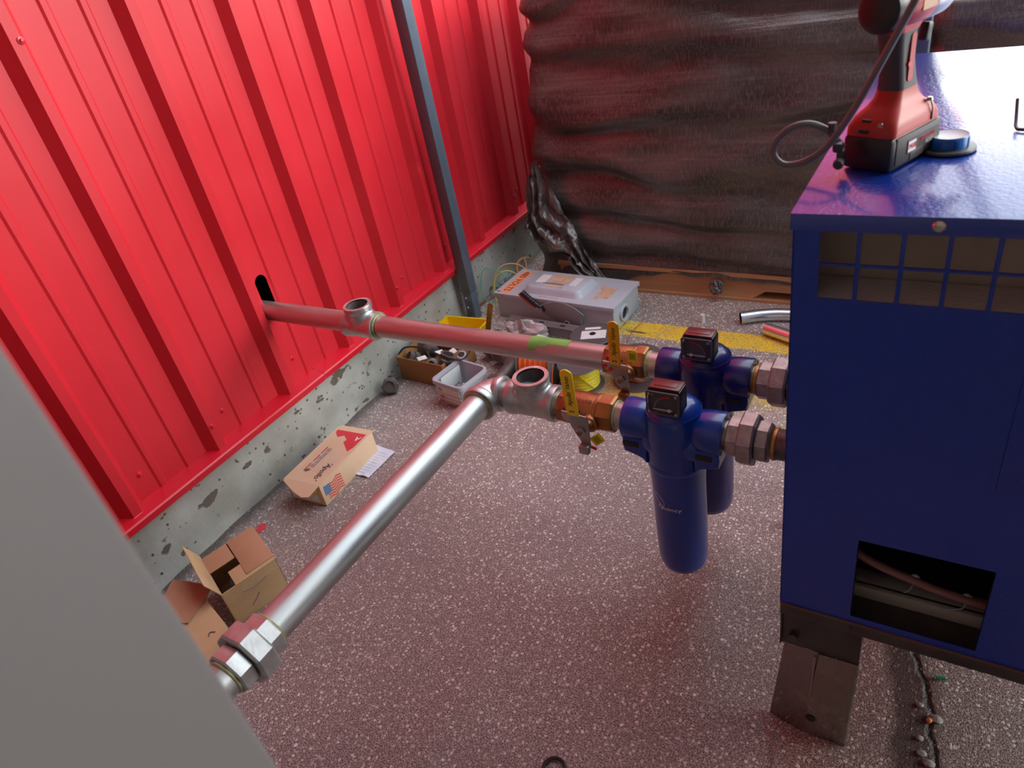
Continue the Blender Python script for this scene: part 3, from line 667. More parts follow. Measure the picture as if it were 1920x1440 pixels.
# lettering wrapped round the near bowl
def wrap_text(bm, r, a0, z0):
    for v in bm.verts:
        a = a0+v.co.x/r; rr = r+v.co.z; v.co = Vector((rr*math.cos(a), rr*math.sin(a), z0+v.co.y))
bm = text_bm('Quincy', .0135, .0003, 0, 1.35); wrap_text(bm, .0566, R(-93), -.180); obj('bowl_lettering', bm, WHITE, f2, sm=False)
bm = B(); P = [(-.038, .026), (-.034, .030), (-.024, .029), (-.014, .021), (-.010, .010), (-.014, .003), (-.022, .010), (-.031, .020), (-.036, .024), (-.030, .018), (-.020, .006), (-.012, -.003)]
P = [Vector((R(-99)*0+x, z, 0)) for x, z in P]; tube(bm, [(p.x, p.y, 0) for p in P], .0004, 6, 6)
wrap_text(bm, .0567, R(-93), -.180); obj('bowl_swoosh', bm, WHITE, f2)
bm = B(); box(bm, (.0478, .030, -.22), (.002, .020, .075), .0005, T(0, 0, 0, 0, 0, 0)); tag(obj('bowl_label', bm, TANLBL, f1), 'pale brown label')

# gauges perched on the filter heads
def gauge(y, label, flip, yaw, tilt):
    t = thing('pressure_gauge', label, 'gauge', (-.437, y-.030, ZL+.062), yaw)
    w, h, d = .066, .053, .040
    TM = T(0, 0, h/2, tilt)
    bm = B(); box(bm, (0, .002, 0), (w, d, h), .005, TM); obj('gauge_case', bm, BLKPLA, t)
    bm = B(); box(bm, (0, .002, h/2+.0012), (w-.006, d-.004, .003), .0012, TM); box(bm, (0, .002, h/2+.0030), (w-.022, d-.020, .002), .0008, TM); obj('gauge_cap', bm, CAPREFL, t)
    bm = B(); box(bm, (0, -d/2-.0005, -.001), (w-.008, .002, h-.010), .0006, TM); dial = obj('gauge_dial', bm, BLACK, t)
    F = TM @ T(0, -d/2-.0020, 0)
    def arc(a0, a1, r0, r1, mm, nm, cz=-.014):
        bm = B(); n = 16; V = []
        for i in range(n+1):
            a = R(a0+(a1-a0)*i/n)*1.0; V.append([bm.verts.new(F @ Vector((rr*math.cos(a)*(-1 if flip else 1)+(.0105 if flip else -.0105), 0, cz+rr*math.sin(a)))) for rr in (r0, r1)])
        for i in range(n): bm.faces.new((V[i][0], V[i+1][0], V[i+1][1], V[i][1]))
        obj(nm, bm, mm, dial, sm=False)
    arc(8, 60, .0265, .0295, STEEL, 'dial_scale'); arc(55, 98, .0255, .0305, REDPLA, 'red_scale')
    bm = B(); sx = -1 if flip else 1
    prism(bm, [(-.020, -.0008), (.018, -.0011), (.018, .0011), (-.020, .0008)], 0, .0008, F @ T(0, 0, -.014) @ AX['-Y']); lathe(bm, [(.0034, 0), (.0034, .0014)], F @ T(-sx*.012, 0, -.014) @ AX['-Y'], 16)
    obj('needle', bm, WHITE, dial)
    bm = B(); box(bm, (sx*.021, 0, .016), (.0022, .0005, .006), m=F); box(bm, (sx*.004, 0, -.018), (.018, .0005, .0008), m=F); obj('dial_print', bm, STEEL, dial)
    bm = B(); prism(bm, rpoly(w-.002, h-.004, .004), 0, .003, F @ AX['-Y'], .0008); obj('clear_cover', bm, CLEAR, t)
    bm = B(); o_ = rpoly(w-.001, h-.003, .004); i_ = rpoly(w-.009, h-.011, .003); FF = F @ T(0, -.0032, 0) @ AX['-Y']
    a = [bm.verts.new(FF @ Vector((x, y_, 0))) for x, y_ in o_]; b = [bm.verts.new(FF @ Vector((x, y_, 0))) for x, y_ in i_]; a2 = [bm.verts.new(FF @ Vector((x, y_, -.003))) for x, y_ in o_]
    for i in range(len(a)): j = (i+1) % len(a); bm.faces.new((a[i], a[j], b[j], b[i])); bm.faces.new((a2[i], a2[j], a[j], a[i]))
    obj('cover_rim', bm, GREYPLA, t)
    for qx in (-1, 1):
        for qz in (-1, 1):
            bm = B(); lathe(bm, [(.0033, 0), (.0028, .0014), (0, .0016)], F @ T(qx*(w/2-.0065), -.0030, qz*(h/2-.0075)) @ AX['-Y'], 12); obj('cover_screw', bm, STEEL, t)
    bm = B(); lathe(bm, [(.017, -.004), (.017, .006)], T(0, .006, 0), 24); obj('gauge_foot', bm, BLKPLA, t)
    return t
gauge(1.083, 'square dial gauge with clear dark face and needle pointing left, on the bright blue filter', True, 0, -4)
gauge(1.28, 'square dial gauge with purplish dark glass and needle pointing right, on the navy filter', False, 0, -4)
# drain hose
bm = B(); tube(bm, [(-.232, 1.36, .42), (-.25, 1.42, .33), (-.275, 1.45, .22), (-.290, 1.44, .10), (-.27, 1.41, .02), (-.23, 1.39, .009), (-.195, 1.385, .009)], .0062, 12); tube(bm, [(-.232, 1.36, .42), (-.215, 1.335, .455), (-.188, 1.33, .46)], .0062, 12)
tag(obj('drain_hose', bm, BLKPLA, None, loc=(-.27, 1.41, 0)), 'black drain hose curving down behind the near cast union', 'hose')
bm = B(); tube(bm, [(-.215, 1.12, .44), (-.20, 1.13, .28), (-.19, 1.13, .12), (-.19, 1.13, .0)], .007, 12)

# ---------------------------------------------------------------- blue cabinet
cab = thing('dryer_cabinet', 'large navy blue steel cabinet with barred vent, on steel feet at the right', 'cabinet', (-.178, .858, 0))
CW, CD_, CZ0, CZ1 = .98, .772, .362, 1.065
def cadd(name, bm, m, **k): return obj(name, bm, m, cab, **k)
# front sheet with the two openings
bm = B(); th = .0015
def fr(x0, x1, z0, z1): box(bm, ((x0+x1)/2, th/2, (z0+z1)/2), (x1-x0, th, z1-z0))
gx0, gx1, gz0, gz1 = .031, .845, .954, 1.0425       # vent, measured from the cabinet's left edge
lx0, lx1, lz0, lz1 = .110, .282, .377, .551
fr(0, gx0, CZ0, CZ1-.002); fr(gx0, lx0, CZ0, gz0); fr(gx0, gx1, gz1, CZ1-.002); fr(gx1, CW, CZ0, CZ1-.002)
fr(lx0, lx1, lz1, gz0); fr(lx0, lx1, CZ0, lz0); fr(lx1, gx1, CZ0, gz0)
bmesh.ops.remove_doubles(bm, verts=bm.verts, dist=.0001)
front = cadd('front_panel', bm, BLUECAB, sm=False)
bm = B()
for i in range(17): box(bm, (gx0+.0425+.0462*i, .0012, (gz0+gz1)/2), (.0052, .0035, gz1-gz0+.003), .0008)
box(bm, ((gx0+gx1)/2, .0012, 1.0000), (gx1-gx0+.003, .0034, .0036), .0008)
obj('vent_grille', bm, BLUECAB, front)
bm = B(); box(bm, (.0, CD_/2, (CZ0+CZ1)/2), (.0016, CD_, CZ1-CZ0-.004)); cadd('left_panel', bm, BLUECAB, sm=False)
bm = B(); box(bm, (CW, CD_/2, (CZ0+CZ1)/2), (.0016, CD_, CZ1-CZ0-.004)); cadd('right_panel', bm, BLUECAB, sm=False)
bm = B(); box(bm, (CW/2, CD_, (CZ0+CZ1)/2), (CW, .0016, CZ1-CZ0-.004)); cadd('back_panel', bm, BLUECAB, sm=False)
# lid with turned-down lip
bm = B(); box(bm, (CW/2, CD_/2, CZ1-.0008), (CW+.008, CD_+.006, .0022), .0009); box(bm, (CW/2, -.0018, CZ1-.0110), (CW+.006, .0022, .0205), .0007); box(bm, (-.0028, CD_/2, CZ1-.0110), (.0022, CD_+.004, .0205), .0007)
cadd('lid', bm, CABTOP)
bm = B(); lathe(bm, [(.0068, 0), (.0068, .0016), (.0052, .0034), (0, .0038)], T(.152, -.003, CZ1-.0100) @ AX['-Y'], 16); cadd('lid_screw', bm, mat('zinc_screw', (.75, .72, .55), .15, 1.0))
# pressed access panel at the right
bm = B(); box(bm, (.59, -.0016, .82), (.662, .0036, .250), .0015); cadd('access_panel', bm, BLUECAB)
bm = B(); box(bm, (CW/2, .034, .950), (CW-.01, .064, .004)); cadd('inner_shelf', bm, LEDGE, sm=False)
bm = B(); box(bm, (CW/2, .085, 1.0), (CW-.01, .03, .104)); box(bm, (.20, .060, 1.036), (.05, .03, .024), .004); box(bm, (.36, .060, 1.03), (.12, .03, .04), .004); cadd('foam_lining', bm, INSUL)
bm = B(); box(bm, (CW/2, .14, CZ1-.012), (CW-.01, .25, .008)); cadd('lid_foam', bm, INSUL, sm=False)
# inside seen through the lower opening
bm = B(); box(bm, (CW/2, .065, .366), (CW-.01, .125, .004)); cadd('base_pan', bm, DKSTEEL)
bm = B(); box(bm, (CW/2, .058, .381), (CW-.01, .012, .026), .001); box(bm, (CW/2, .075, .3925), (CW-.01, .034, .003), .001); cadd('base_rail', bm, mat('inner_rail', (.40, .36, .28), .6))
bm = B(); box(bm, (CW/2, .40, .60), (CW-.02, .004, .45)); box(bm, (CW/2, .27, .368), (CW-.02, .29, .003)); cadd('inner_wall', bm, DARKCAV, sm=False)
bm = B(); tube(bm, [(.05, .07, .490), (.12, .055, .458), (.18, .052, .441), (.24, .052, .428), (.33, .055, .418)], .0068, 12); hs = cadd('inner_hose', bm, mat('braided_hose', (.30, .13, .11), .45, bump=.0005, bs=500))
for px, pz in ((.190, .439), (.262, .425)):
    bm = B(); tube(bm, [(px+.007*math.cos(a), .055, pz+.0095*math.sin(a)) for a in [R(q) for q in range(0, 360, 45)]], .0012, 6, 3, closed=True); tube(bm, [(px, .058, pz-.008), (px-.004, .050, pz-.020), (px-.012 if px < .2 else px-.03, .045, pz-.026)], .0012, 6); box(bm, (px, .056, pz+.006), (.006, .005, .007), .001); obj('cable_tie', bm, PVC, hs)
for q in ((lx0-.0005, lx1+.0005),):
    bm = B(); box(bm, (q[1], .004, (lz0+lz1)/2), (.001, .008, lz1-lz0)); box(bm, (q[0], .004, (lz0+lz1)/2), (.001, .008, lz1-lz0)); cadd('opening_return', bm, DKSTEEL, sm=False)
# base channel, welded bracket and angle foot
bm = B(); box(bm, (CW/2, .0012, .347), (CW, .004, .028), .0008); box(bm, (CW/2, .03, .3598), (CW, .058, .003)); sk = cadd('base_channel', bm, DKSTEEL)
bm = B(); box(bm, (CW/2, -.0005, .3612), (CW, .006, .0012)); obj('rust_edge', bm, mat('rust_line', (.22, .12, .06), .7), sk)
bm = B(); lathe(bm, [(.0025, 0), (.0025, .0005)], T(.112, -.0012, .349) @ AX['-Y'], 10); obj('channel_hole', bm, BLACK, sk)
br = cadd('bracket_plate', prism(B(), [(.002, .250), (.131, .248), (.131, .345), (.002, .345)], -.006, 0, Matrix(((1, 0, 0, 0), (0, 0, -1, .004), (0, 1, 0, 0), (0, 0, 0, 1))), .001), DKSTEEL)
bm = B(); tube(bm, [(.002+.129*i/14, .0055+.0005*math.sin(i*2.1), .2495+.0012*math.sin(i*1.7)) for i in range(15)], .0019, 8, 3); obj('weld_bead', bm, STEEL, br)
bm = B(); box(bm, (.0025, .03, .30), (.003, .06, .10), .0005); obj('bracket_end', bm, DKSTEEL, br)
bm = B(); lathe(bm, [(.0085, 0), (.0085, .004), (.006, .0065), (.003, .0068)], T(.024, .000, .278) @ AX['-Y'], 20); obj('bracket_bolt', bm, DKSTEEL, br)
# angle foot: right leg faces out, left leg folds back
bm = B()
V = [[Vector((.006, .046, .250)), Vector((.062, .006, .252)), Vector((.068, .000, .252)), Vector((.129, .002, .252))],
     [Vector((-.016, .014, .0)), Vector((.043, .000, .0)), Vector((.049, -.001, .0)), Vector((.125, .000, .0))]]
a = [[bm.verts.new(p) for p in row] for row in V]; b = [[bm.verts.new(p+Vector((.003, .007, 0))) for p in row] for row in V]
for i in range(3): bm.faces.new((a[0][i], a[0][i+1], a[1][i+1], a[1][i])); bm.faces.new((b[0][i+1], b[0][i], b[1][i], b[1][i+1]))
for g_ in ((a[0][0], a[1][0], b[1][0], b[0][0]), (a[0][3], b[0][3], b[1][3], a[1][3])): bm.faces.new(g_)
for i in range(3): bm.faces.new((a[0][i+1], a[0][i], b[0][i], b[0][i+1])); bm.faces.new((a[1][i], a[1][i+1], b[1][i+1], b[1][i]))
ft = cadd('foot', bm, ANGLE, ang=8)
bm = B(); lathe(bm, [(.0090, 0), (.0090, .0006)], T(.062, -.0012, .055) @ AX['-Y'], 20); obj('foot_hole', bm, BLACK, ft)
bm = B(); tube(bm, [(.062, -.0006, .245), (.060, -.001, .18), (.058, -.001, .13), (.056, -.001, .095), (.064, -.001, .085)], .0018, 8); obj('weld_bead', bm, STEEL, ft)
for x_ in (.84,):
    bm = B(); box(bm, (x_+.05, .004, .125), (.09, .008, .25), .001); cadd('foot', bm, ANGLE)
for x_ in (.06, .90):
    bm = B(); box(bm, (x_, CD_-.01, .178), (.09, .008, .356), .001); cadd('foot', bm, ANGLE)
# ---------------------------------------------------------------- wrapped pallets
def wrapped(name, label, x0, x1, y0, y1, h, seed, n=260, nz_=170, base=.085, tilt=0):
    t = thing(name, label, 'pallet load', (x0, y0, 0))
    L_ = x1-x0; D_ = y1-y0; rc = .07
    segs = [('s', Vector((0, D_, 0)), Vector((0, rc, 0))), ('c', Vector((rc, rc, 0)), 180), ('s', Vector((rc, 0, 0)), Vector((L_-rc, 0, 0))), ('c', Vector((L_-rc, rc, 0)), 270), ('s', Vector((L_, rc, 0)), Vector((L_, D_, 0)))]
    lens = [D_-rc, rc*PI/2, L_-2*rc, rc*PI/2, D_-rc]; tot = sum(lens)
    def path(s):
        s *= tot
        for (sg, l) in zip(segs, lens):
            if s <= l+1e-9:
                f = s/l
                if sg[0] == 's':
                    p = sg[1].lerp(sg[2], f); d = (sg[2]-sg[1]).normalized(); return p, Vector((d.y, -d.x, 0))
                a = R(sg[2]+90*f); nn = Vector((math.cos(a), math.sin(a), 0)); return sg[1]+nn*rc, nn
            s -= l
        return Vector((L_, D_, 0)), Vector((1, 0, 0))
    def surf(u, v):
        p, nn = path(u); s = u*tot
        z = base+(h-base)*v
        wz = z*5.6+.9*noise.noise(Vector((s*1.1, z*1.6, seed)))+.35*noise.noise(Vector((s*3.1, z*4, seed+5)))
        am = .35+1.3*abs(noise.noise(Vector((s*1.4, z*2.1, seed+9))))
        sn = math.sin(wz*2*PI); d = .020*am*(sn+.22*math.sin(2*wz*2*PI+.8))
        d += .020*noise.noise(Vector((s*1.6, z*5, seed+2)))+.006*noise.noise(Vector((s*4, z*16, seed+3)))+.0016*noise.noise(Vector((s*8, z*70, seed+4)))
        d += .0012*max(0, noise.noise(Vector((s*1.2, z*3, seed+8))))*math.sin(z*520+6*noise.noise(Vector((s*2, z*5, 1))))
        if z < .30: d += -.010*(1-(z-base)/(.30-base))
        if v > .96: d -= .10*((v-.96)/.04)**2
        wx = p.x+x0; film = -.055*max(0, min(1, (-1.12-wx)/.12)) if v < .12 else 0
        z += film*(1-v/.12) if v < .12 else 0
        low = -.03*noise.noise(Vector((s*2.3, 7, seed)))-.012*noise.noise(Vector((s*11, 7, seed))) if v < .06 else 0
        q = p+nn*d; q.x -= max(0, 1-p.x/.30)*.135*max(0, 1-z/1.2) if seed < 5 else 0; return Vector((q.x, q.y, z+low*(1-v/.06 if v < .06 else 0)))
    bm = B(); V = grid(bm, surf, n, nz_)
    top = bm.faces.new([V[i][-1] for i in range(n)])
    obj('stretch_film', bm, WRAP, t, ang=70, recalc=True)
    bm = B(); box(bm, (L_/2, D_/2+.02, (h+.13)/2+.01), (L_-.12, D_-.14, h-.20), .01); obj('carton_stack', bm, CARDDK, t, sm=False)
    # pallet: stringers with notches, deck boards
    for k, yy in enumerate((.012, D_/2, D_-.05)):
        bm = B(); pts = [(0.01, 0), (L_*.20, 0), (L_*.22, .018), (L_*.25, .034), (L_*.40, .034), (L_*.43, .018), (L_*.45, 0), (L_*.67, 0), (L_*.70, .018), (L_*.73, .034), (L_*.90, .034), (L_*.93, .018), (L_*.95, 0), (L_-.01, 0), (L_-.01, .090), (.01, .090)]
        if k == 0: pts = [(0.01, 0), (L_*.66, 0), (L_*.68, .016), (L_*.70, .034), (L_*.92, .034), (L_*.95, .016), (L_*.96, 0), (L_-.01, 0), (L_-.01, .090), (.01, .090)]
        prism(bm, pts, 0, .038, Matrix(((1, 0, 0, 0), (0, 0, 1, yy), (0, 1, 0, .012), (0, 0, 0, 1)))); obj('pallet_stringer', bm, WOOD, t, sm=False)
    for i in range(6):
        bm = B(); box(bm, (L_/2, .05+i*(D_-.1)/5, .110), (L_-.01, .09, .016)); obj('deck_board', bm, WOOD, t, sm=False)
        if i in (0, 5):
            bm = B(); box(bm, (L_/2, .05+i*(D_-.1)/5, .006), (L_-.01, .09, .012)); obj('deck_board', bm, WOOD, t, sm=False)
    return t
wp = wrapped('wrapped_pallet', 'tall pallet load in dark crinkled stretch film with a torn flap at its lower left', -1.515, -.240, 2.53, 3.45, 1.24, 3.0)
wrapped('wrapped_pallet', 'lower dark film-wrapped pallet load behind the blue cabinet, right of the rear post', -.185, 1.15, 2.50, 3.45, 1.035, 11.0, n=200, nz_=110)
# torn crumpled flap hanging from the left corner
bm = B(); base_ = Vector((-1.515, 2.53, 0))
LB = [(-1.525, .575), (-1.575, .47), (-1.585, .36), (-1.590, .30), (-1.55, .235), (-1.50, .195), (-1.42, .185), (-1.37, .125), (-1.30, .075)]
RB = [(-1.505, .585), (-1.49, .55), (-1.465, .49), (-1.44, .43), (-1.41, .36), (-1.385, .30), (-1.345, .22), (-1.300, .14), (-1.245, .070)]
LBs = smooth_path([(x, 0, z) for x, z in LB], 8); RBs = smooth_path([(x, 0, z) for x, z in RB], 8); nl = len(LBs)
def flap(u, v):
    i = min(int(v*(nl-1)), nl-2); f = v*(nl-1)-i
    a = LBs[i].lerp(LBs[i+1], f); b = RBs[i].lerp(RBs[i+1], f); p = a.lerp(b, u)
    edge = 1-u
    am = .022*min(1, v*3)
    w = am*math.sin(u*17+5*noise.noise(Vector((u*2, v*4, 1))))*(.4+.6*edge)+.012*noise.noise(Vector((u*6, v*12, 4)))*(.3+v)+.005*noise.noise(Vector((u*15, v*28, 8)))*(.2+v)
    q = Vector((p.x+.012*noise.noise(Vector((u*3, v*26, 2)))*edge, 2.482-.03*edge*v+w, p.z+.012*noise.noise(Vector((u*14, v*20, 3)))))
    return q-base_
grid(bm, flap, 90, 150); tag(obj('torn_flap', bm, WRAPF, wp, ang=80), 'glossy crumpled torn film')
bm = B()
def scrap(u, v): a = u*2*PI; r_ = .026*(1+.5*noise.noise(Vector((math.cos(a)*2, math.sin(a)*2, v*3)))); return Vector((.71+r_*math.cos(a)*math.sin(v*PI), -.015+.016*math.sin(a)*math.sin(v*PI)+.010*noise.noise(Vector((a*2, v*7, 2))), .062+.042*math.cos(v*PI)*-1*.7+.010*noise.noise(Vector((a*3, v*9, 5)))))
grid(bm, scrap, 40, 24, cu=True); obj('film_knot', bm, WRAPF, wp, ang=80)

# ---------------------------------------------------------------- disconnect box
eb = thing('disconnect_switch', 'grey electrical disconnect box marked 480 volts, lying on its back by the post', 'switch box', (-1.655, 2.215, 0), -3.2)
EW, ED, EH = .562, .232, .118
bm = B(); box(bm, (EW/2, ED/2, EH/2-.004), (EW-.012, ED-.012, EH-.012), .004); obj('enclosure', bm, EBOX, eb)
bm = B(); box(bm, (EW/2, ED/2, EH-.0045), (EW, ED, .003), .001); box(bm, (EW/2, .001, EH-.014), (EW, .002, .018), .0006); box(bm, (EW/2, ED-.001, EH-.014), (EW, .002, .018), .0006); box(bm, (EW-.001, ED/2, EH-.011), (.002, ED, .013), .0006); obj('cover', bm, EBOX, eb)
bm = B(); base = rpoly(.285, .168, .03, 6); mid = rpoly(.262, .148, .028, 6); topp = rpoly(.240, .128, .022, 6)
RR = []
for P_, z in ((base, EH-.0035), (mid, EH+.012), (rpoly(.254, .140, .026, 6), EH+.020), (topp, EH+.0235)): RR.append([bm.verts.new((x+.262, y+.115, z)) for x, y in P_])
for a, b in zip(RR, RR[1:]):
    for i in range(len(a)): j = (i+1) % len(a); bm.faces.new((a[i], a[j], b[j], b[i]))
bm.faces.new(RR[-1]); em = obj('raised_cover', bm, EBOX, eb, ang=50)
bm = B(); box(bm, (.046, ED/2-.002, EH-.0025), (.048, ED-.030, .0008)); vl = obj('voltage_label', bm, ORANGELBL, eb, sm=False)
bm = text_bm('480 VOLTS', .044, .0003, 0, .82, 1.05); bm.transform(T(.046, ED/2, EH-.0018, 0, 0, -90)); obj('voltage_lettering', bm, BLACK, vl, sm=False)
bm = text_bm('&', .020, .0003); bm.transform(T(.016, .018, EH-.0022, 0, 0, -60)); obj('cover_mark', bm, BLACK, eb, sm=False)
z_ = EH+.0242
for nm, c, s, mm, rz in (('nameplate', (.262, .140), (.098, .046), TANLBL, 0), ('nameplate', (.265, .172), (.098, .018), CARD, 0), ('nameplate', (.262, .086), (.088, .018), TANLBL, 0), ('rating_label', (.184, .140), (.044, .070), WHITELBL, 0), ('rating_label', (.338, .140), (.032, .070), WHITELBL, 0)):
    bm = B(); box(bm, (c[0], c[1]-.02, z_), (s[0], s[1], .0008)); obj(nm, bm, mm, em, sm=False)
bm = B(); box(bm, (.25, .085, z_+.0006), (.098, .003, .0012)); obj('plate_edge', bm, BLACK, em, sm=False)
for q, (tx, sz, px, py) in enumerate((('DANGER', .009, .255, .018), ('ON OFF', .007, .32, .016))): pass
bm = B()
for i in range(9): box(bm, (.215+.010*i+(.004 if i > 4 else 0), .020, EH-.0026), (.006, .0035, .0006))
obj('small_print', bm, PRINTRED, eb, sm=False)
bm = B(); box(bm, (.440, .155, EH-.0026), (.010, .040, .0006), m=T(0, 0, 0)); box(bm, (.452, .055, EH-.0026), (.030, .006, .0006)); box(bm, (.476, .11, EH-.0028), (.060, .090, .0005)); obj('label_residue', bm, TANLBL, eb, sm=False)
# conduit hub on the right side
bm = B(); lathe(bm, [(.036, -.001), (.036, .006), (.033, .010), (.026, .010), (.024, .0), (.024, -.004)], T(EW-.006, .085, .052) @ AX['X'], 36, cap=False); hb = obj('conduit_hub', bm, EBOX, eb)
bm = B(); lathe(bm, [(.0245, 0), (.0245, .0012)], T(EW-.0058, .085, .052) @ AX['X'], 32); obj('hub_opening', bm, BLACK, hb)
# operating lever on the long near side
lv = B(); pts = []
for i in range(15): a = R(20+115*i/14); pts.append((.345+.062*math.cos(a), .072+.046*math.sin(a)))
pts += [(.222, .088), (.226, .060), (.275, .030), (.345, -.012+.030), (.372, .020), (.405, .074)]
P2 = [(.222, .092), (.250, .107), (.300, .122), (.345, .122), (.390, .106), (.428, .078), (.400, .032), (.375, .008), (.350, .006), (.300, .032), (.238, .060)]
prism(lv, P2, 0, .0045, T(.01, -.014, 0) @ AX['-Y'] @ Matrix.Identity(4), .0018); pl = obj('lever_plate', lv, EHANDLE, eb)
bm = B(); prism(bm, [(.236, .093), (.246, .098), (.256, .078), (.246, .066), (.240, .072)], 0, .0006, T(.01, -.0188, 0) @ AX['-Y']); obj('plate_slot', bm, BLACK, pl, sm=False)
bm = B(); lathe(bm, [(.010, 0), (.010, .0006)], T(.356, -.0188, .028) @ AX['-Y'], 20); obj('plate_hole', bm, BLACK, pl)
bm = B(); lathe(bm, [(.012, 0), (.014, .0)], T(.356, -.0185, .028) @ AX['-Y'], 24, cap=False); lathe(bm, [(.0105, .0), (.0120, .0016), (.0135, 0)], T(.356, -.0186, .028) @ AX['-Y'], 24, cap=False); obj('hole_rim', bm, EBOX, pl)
bm = B(); box(bm, (.405, -.008, .050), (.028, .010, .050), .002, T(0, 0, 0)); obj('pivot_block', bm, EHANDLE, eb)
bm = B(); tube(bm, [(.238, -.014, .084), (.205, -.020, .112), (.165, -.024, .150)], lambda f: .008 if f < .25 else .0125, 12, 6); gr = obj('lever_grip', bm, BLKPLA, eb)
bm = B()
for i in range(5):
    f = .35+.13*i; lathe(bm, [(.0125, -.002), (.0140, 0), (.0125, .002)], Matrix.Translation(Vector((.238, -.014, .084)).lerp(Vector((.165, -.024, .150)), f)) @ Vector((-.073, -.010, .066)).to_track_quat('Z', 'Y').to_matrix().to_4x4(), 14)
obj('grip_rib', bm, BLKPLA, gr)
bm = B(); tube(bm, [(.222, -.020, .088), (.190, -.027, .113), (.156, -.029, .146)], .007, 8, 4); tag(obj('grip_underside', bm, PRINTRED, gr), 'red strip')

# loose wires behind and beside the box
def wire(label, P, m, r=.0023):
    bm = B(); tube(bm, P, r, 8, 10); return tag(obj('loose_wire', bm, m, None, loc=P[0]), label, 'wire')
wire('green wire looping up against the concrete plinth behind the disconnect box', [(-1.60, 2.43, .03), (-1.70, 2.40, .10), (-1.775, 2.36, .15), (-1.795, 2.33, .10), (-1.775, 2.30, .03), (-1.70, 2.33, .006), (-1.60, 2.40, .004), (-1.64, 2.45, .06), (-1.74, 2.45, .06), (-1.78, 2.38, .02), (-1.72, 2.36, .004)], GRWIRE)
wire('yellow-orange wire making two tall loops behind the disconnect box', [(-1.58, 2.46, .05), (-1.66, 2.45, .13), (-1.74, 2.42, .13), (-1.765, 2.38, .06), (-1.72, 2.34, .006), (-1.66, 2.40, .02), (-1.68, 2.47, .13), (-1.62, 2.50, .14), (-1.58, 2.50, .06), (-1.60, 2.48, .004)], OYWIRE)
wire('yellow wire coiled low between the plinth and the disconnect box', [(-1.60, 2.44, .02), (-1.70, 2.44, .10), (-1.76, 2.40, .09), (-1.75, 2.35, .02), (-1.70, 2.31, .004), (-1.65, 2.30, .004)], YEWIRE)
wire('orange-yellow wire standing in an arch before the wrapped pallet', [(-1.73, 2.53, .004), (-1.75, 2.57, .05), (-1.72, 2.58, .10), (-1.69, 2.55, .08), (-1.68, 2.50, .03), (-1.70, 2.47, .004), (-1.67, 2.46, .004)], OYWIRE)
wire('thin red wire lying along the foot of the concrete plinth past the post', [(-1.60, 2.47, .004), (-1.72, 2.42, .004), (-1.785, 2.33, .004), (-1.80, 2.20, .004), (-1.79, 2.12, .004)], RDWIRE)
wire('thin orange wire lying across the floor between the post and the box', [(-1.80, 2.24, .003), (-1.74, 2.23, .003), (-1.68, 2.20, .003), (-1.645, 2.19, .004)], OYWIRE, .0013)
wire('brown wire running from behind the box over the yellow line to the far spool', [(-1.075, 2.44, .06), (-1.045, 2.38, .05), (-1.03, 2.30, .01), (-1.04, 2.22, .004), (-1.03, 2.14, .004), (-1.01, 2.08, .01), (-.99, 2.02, .03)], CUWIRE, .0014)

# ---------------------------------------------------------------- spools
def spool(label, loc, rot, wm, rf=.083, h=.092, rw=.060, hub=.018, fm=None, wound=True):
    fm = fm or SPOOLP
    t = thing('wire_spool', label, 'spool', loc, 0, rot=tuple(R(a) for a in rot))
    for z in (0, h-.004):
        bm = B(); lathe(bm, [(hub, 0), (rf-.002, 0), (rf, .002), (rf-.002, .004), (hub, .004)], T(0, 0, z), 56, cap=False); obj('flange', bm, fm, t)
    bm = B(); lathe(bm, [(hub, .002), (hub+.002, .004), (hub+.002, h-.004), (hub, h-.002)], None, 32, cap=False); obj('core', bm, BLACK, t)
    if wound:
        bm = B(); pr = [(hub+.002, .0045)]; n = 22
        for i in range(n):
            za = .005+(h-.010)*i/n; dz = (h-.010)/n; rr = rw+.0022*math.sin(i*1.7)
            pr += [(rr-.0012, za+.0001), (rr, za+dz*.3), (rr+.0003, za+dz*.5), (rr, za+dz*.7)]
        pr.append((hub+.002, h-.0045)); lathe(bm, pr, None, 56, cap=False); w = obj('wound_wire', bm, wm, t, ang=80)
        for k in range(3):
            bm = B(); ph = 2.2*k-1.2
            tube(bm, [((rw+.0035)*math.cos(ph+a*.09), (rw+.0035)*math.sin(ph+a*.09), .010+(h-.02)*(a/9.0 if k % 2 else 1-a/9.0)) for a in range(10)], .0016, 6, 4); obj('crossing_strand', bm, wm, w)
    return t
spool('spool of yellow wire standing upright under the far pipe', (-1.076, 1.842, 0), (0, 0, 0), YEWIRE, rf=.080, rw=.062)
s2 = spool('black spool with a white printed label on its top, before the disconnect box', (-1.112, 2.030, 0), (0, 0, 20), BLKPLA, rf=.085)
bm = B(); box(bm, (.004, -.006, .0926), (.092, .058, .0008), m=T(0, 0, 0, 0, 0, 0)); lb = obj('paper_label', bm, WHITELBL, s2, sm=False)
bm = B(); box(bm, (0, .040, .0926), (.062, .015, .0008)); tag(obj('paper_label', bm, WHITE, s2, sm=False), 'small label with teal edge'); bm = B(); box(bm, (.029, .040, .0932), (.006, .015, .0006)); obj('teal_edge', bm, GRWIRE, lb, sm=False)
bm = B(); lathe(bm, [(.012, .0925), (.012, .0936)], None, 24); obj('arbor_hole', bm, BLACK, s2)
spool('open brown plastic spool with a little copper-red wire, behind the far valve', (-.898, 1.925, 0), (0, 0, 0), CUWIRE, rf=.088, rw=.034)
spool('spool of orange wire lying on its side behind the open near tee', (-1.285, 1.815, .084), (0, 90, 8), ORWIRE, rf=.083, rw=.072, h=.125)
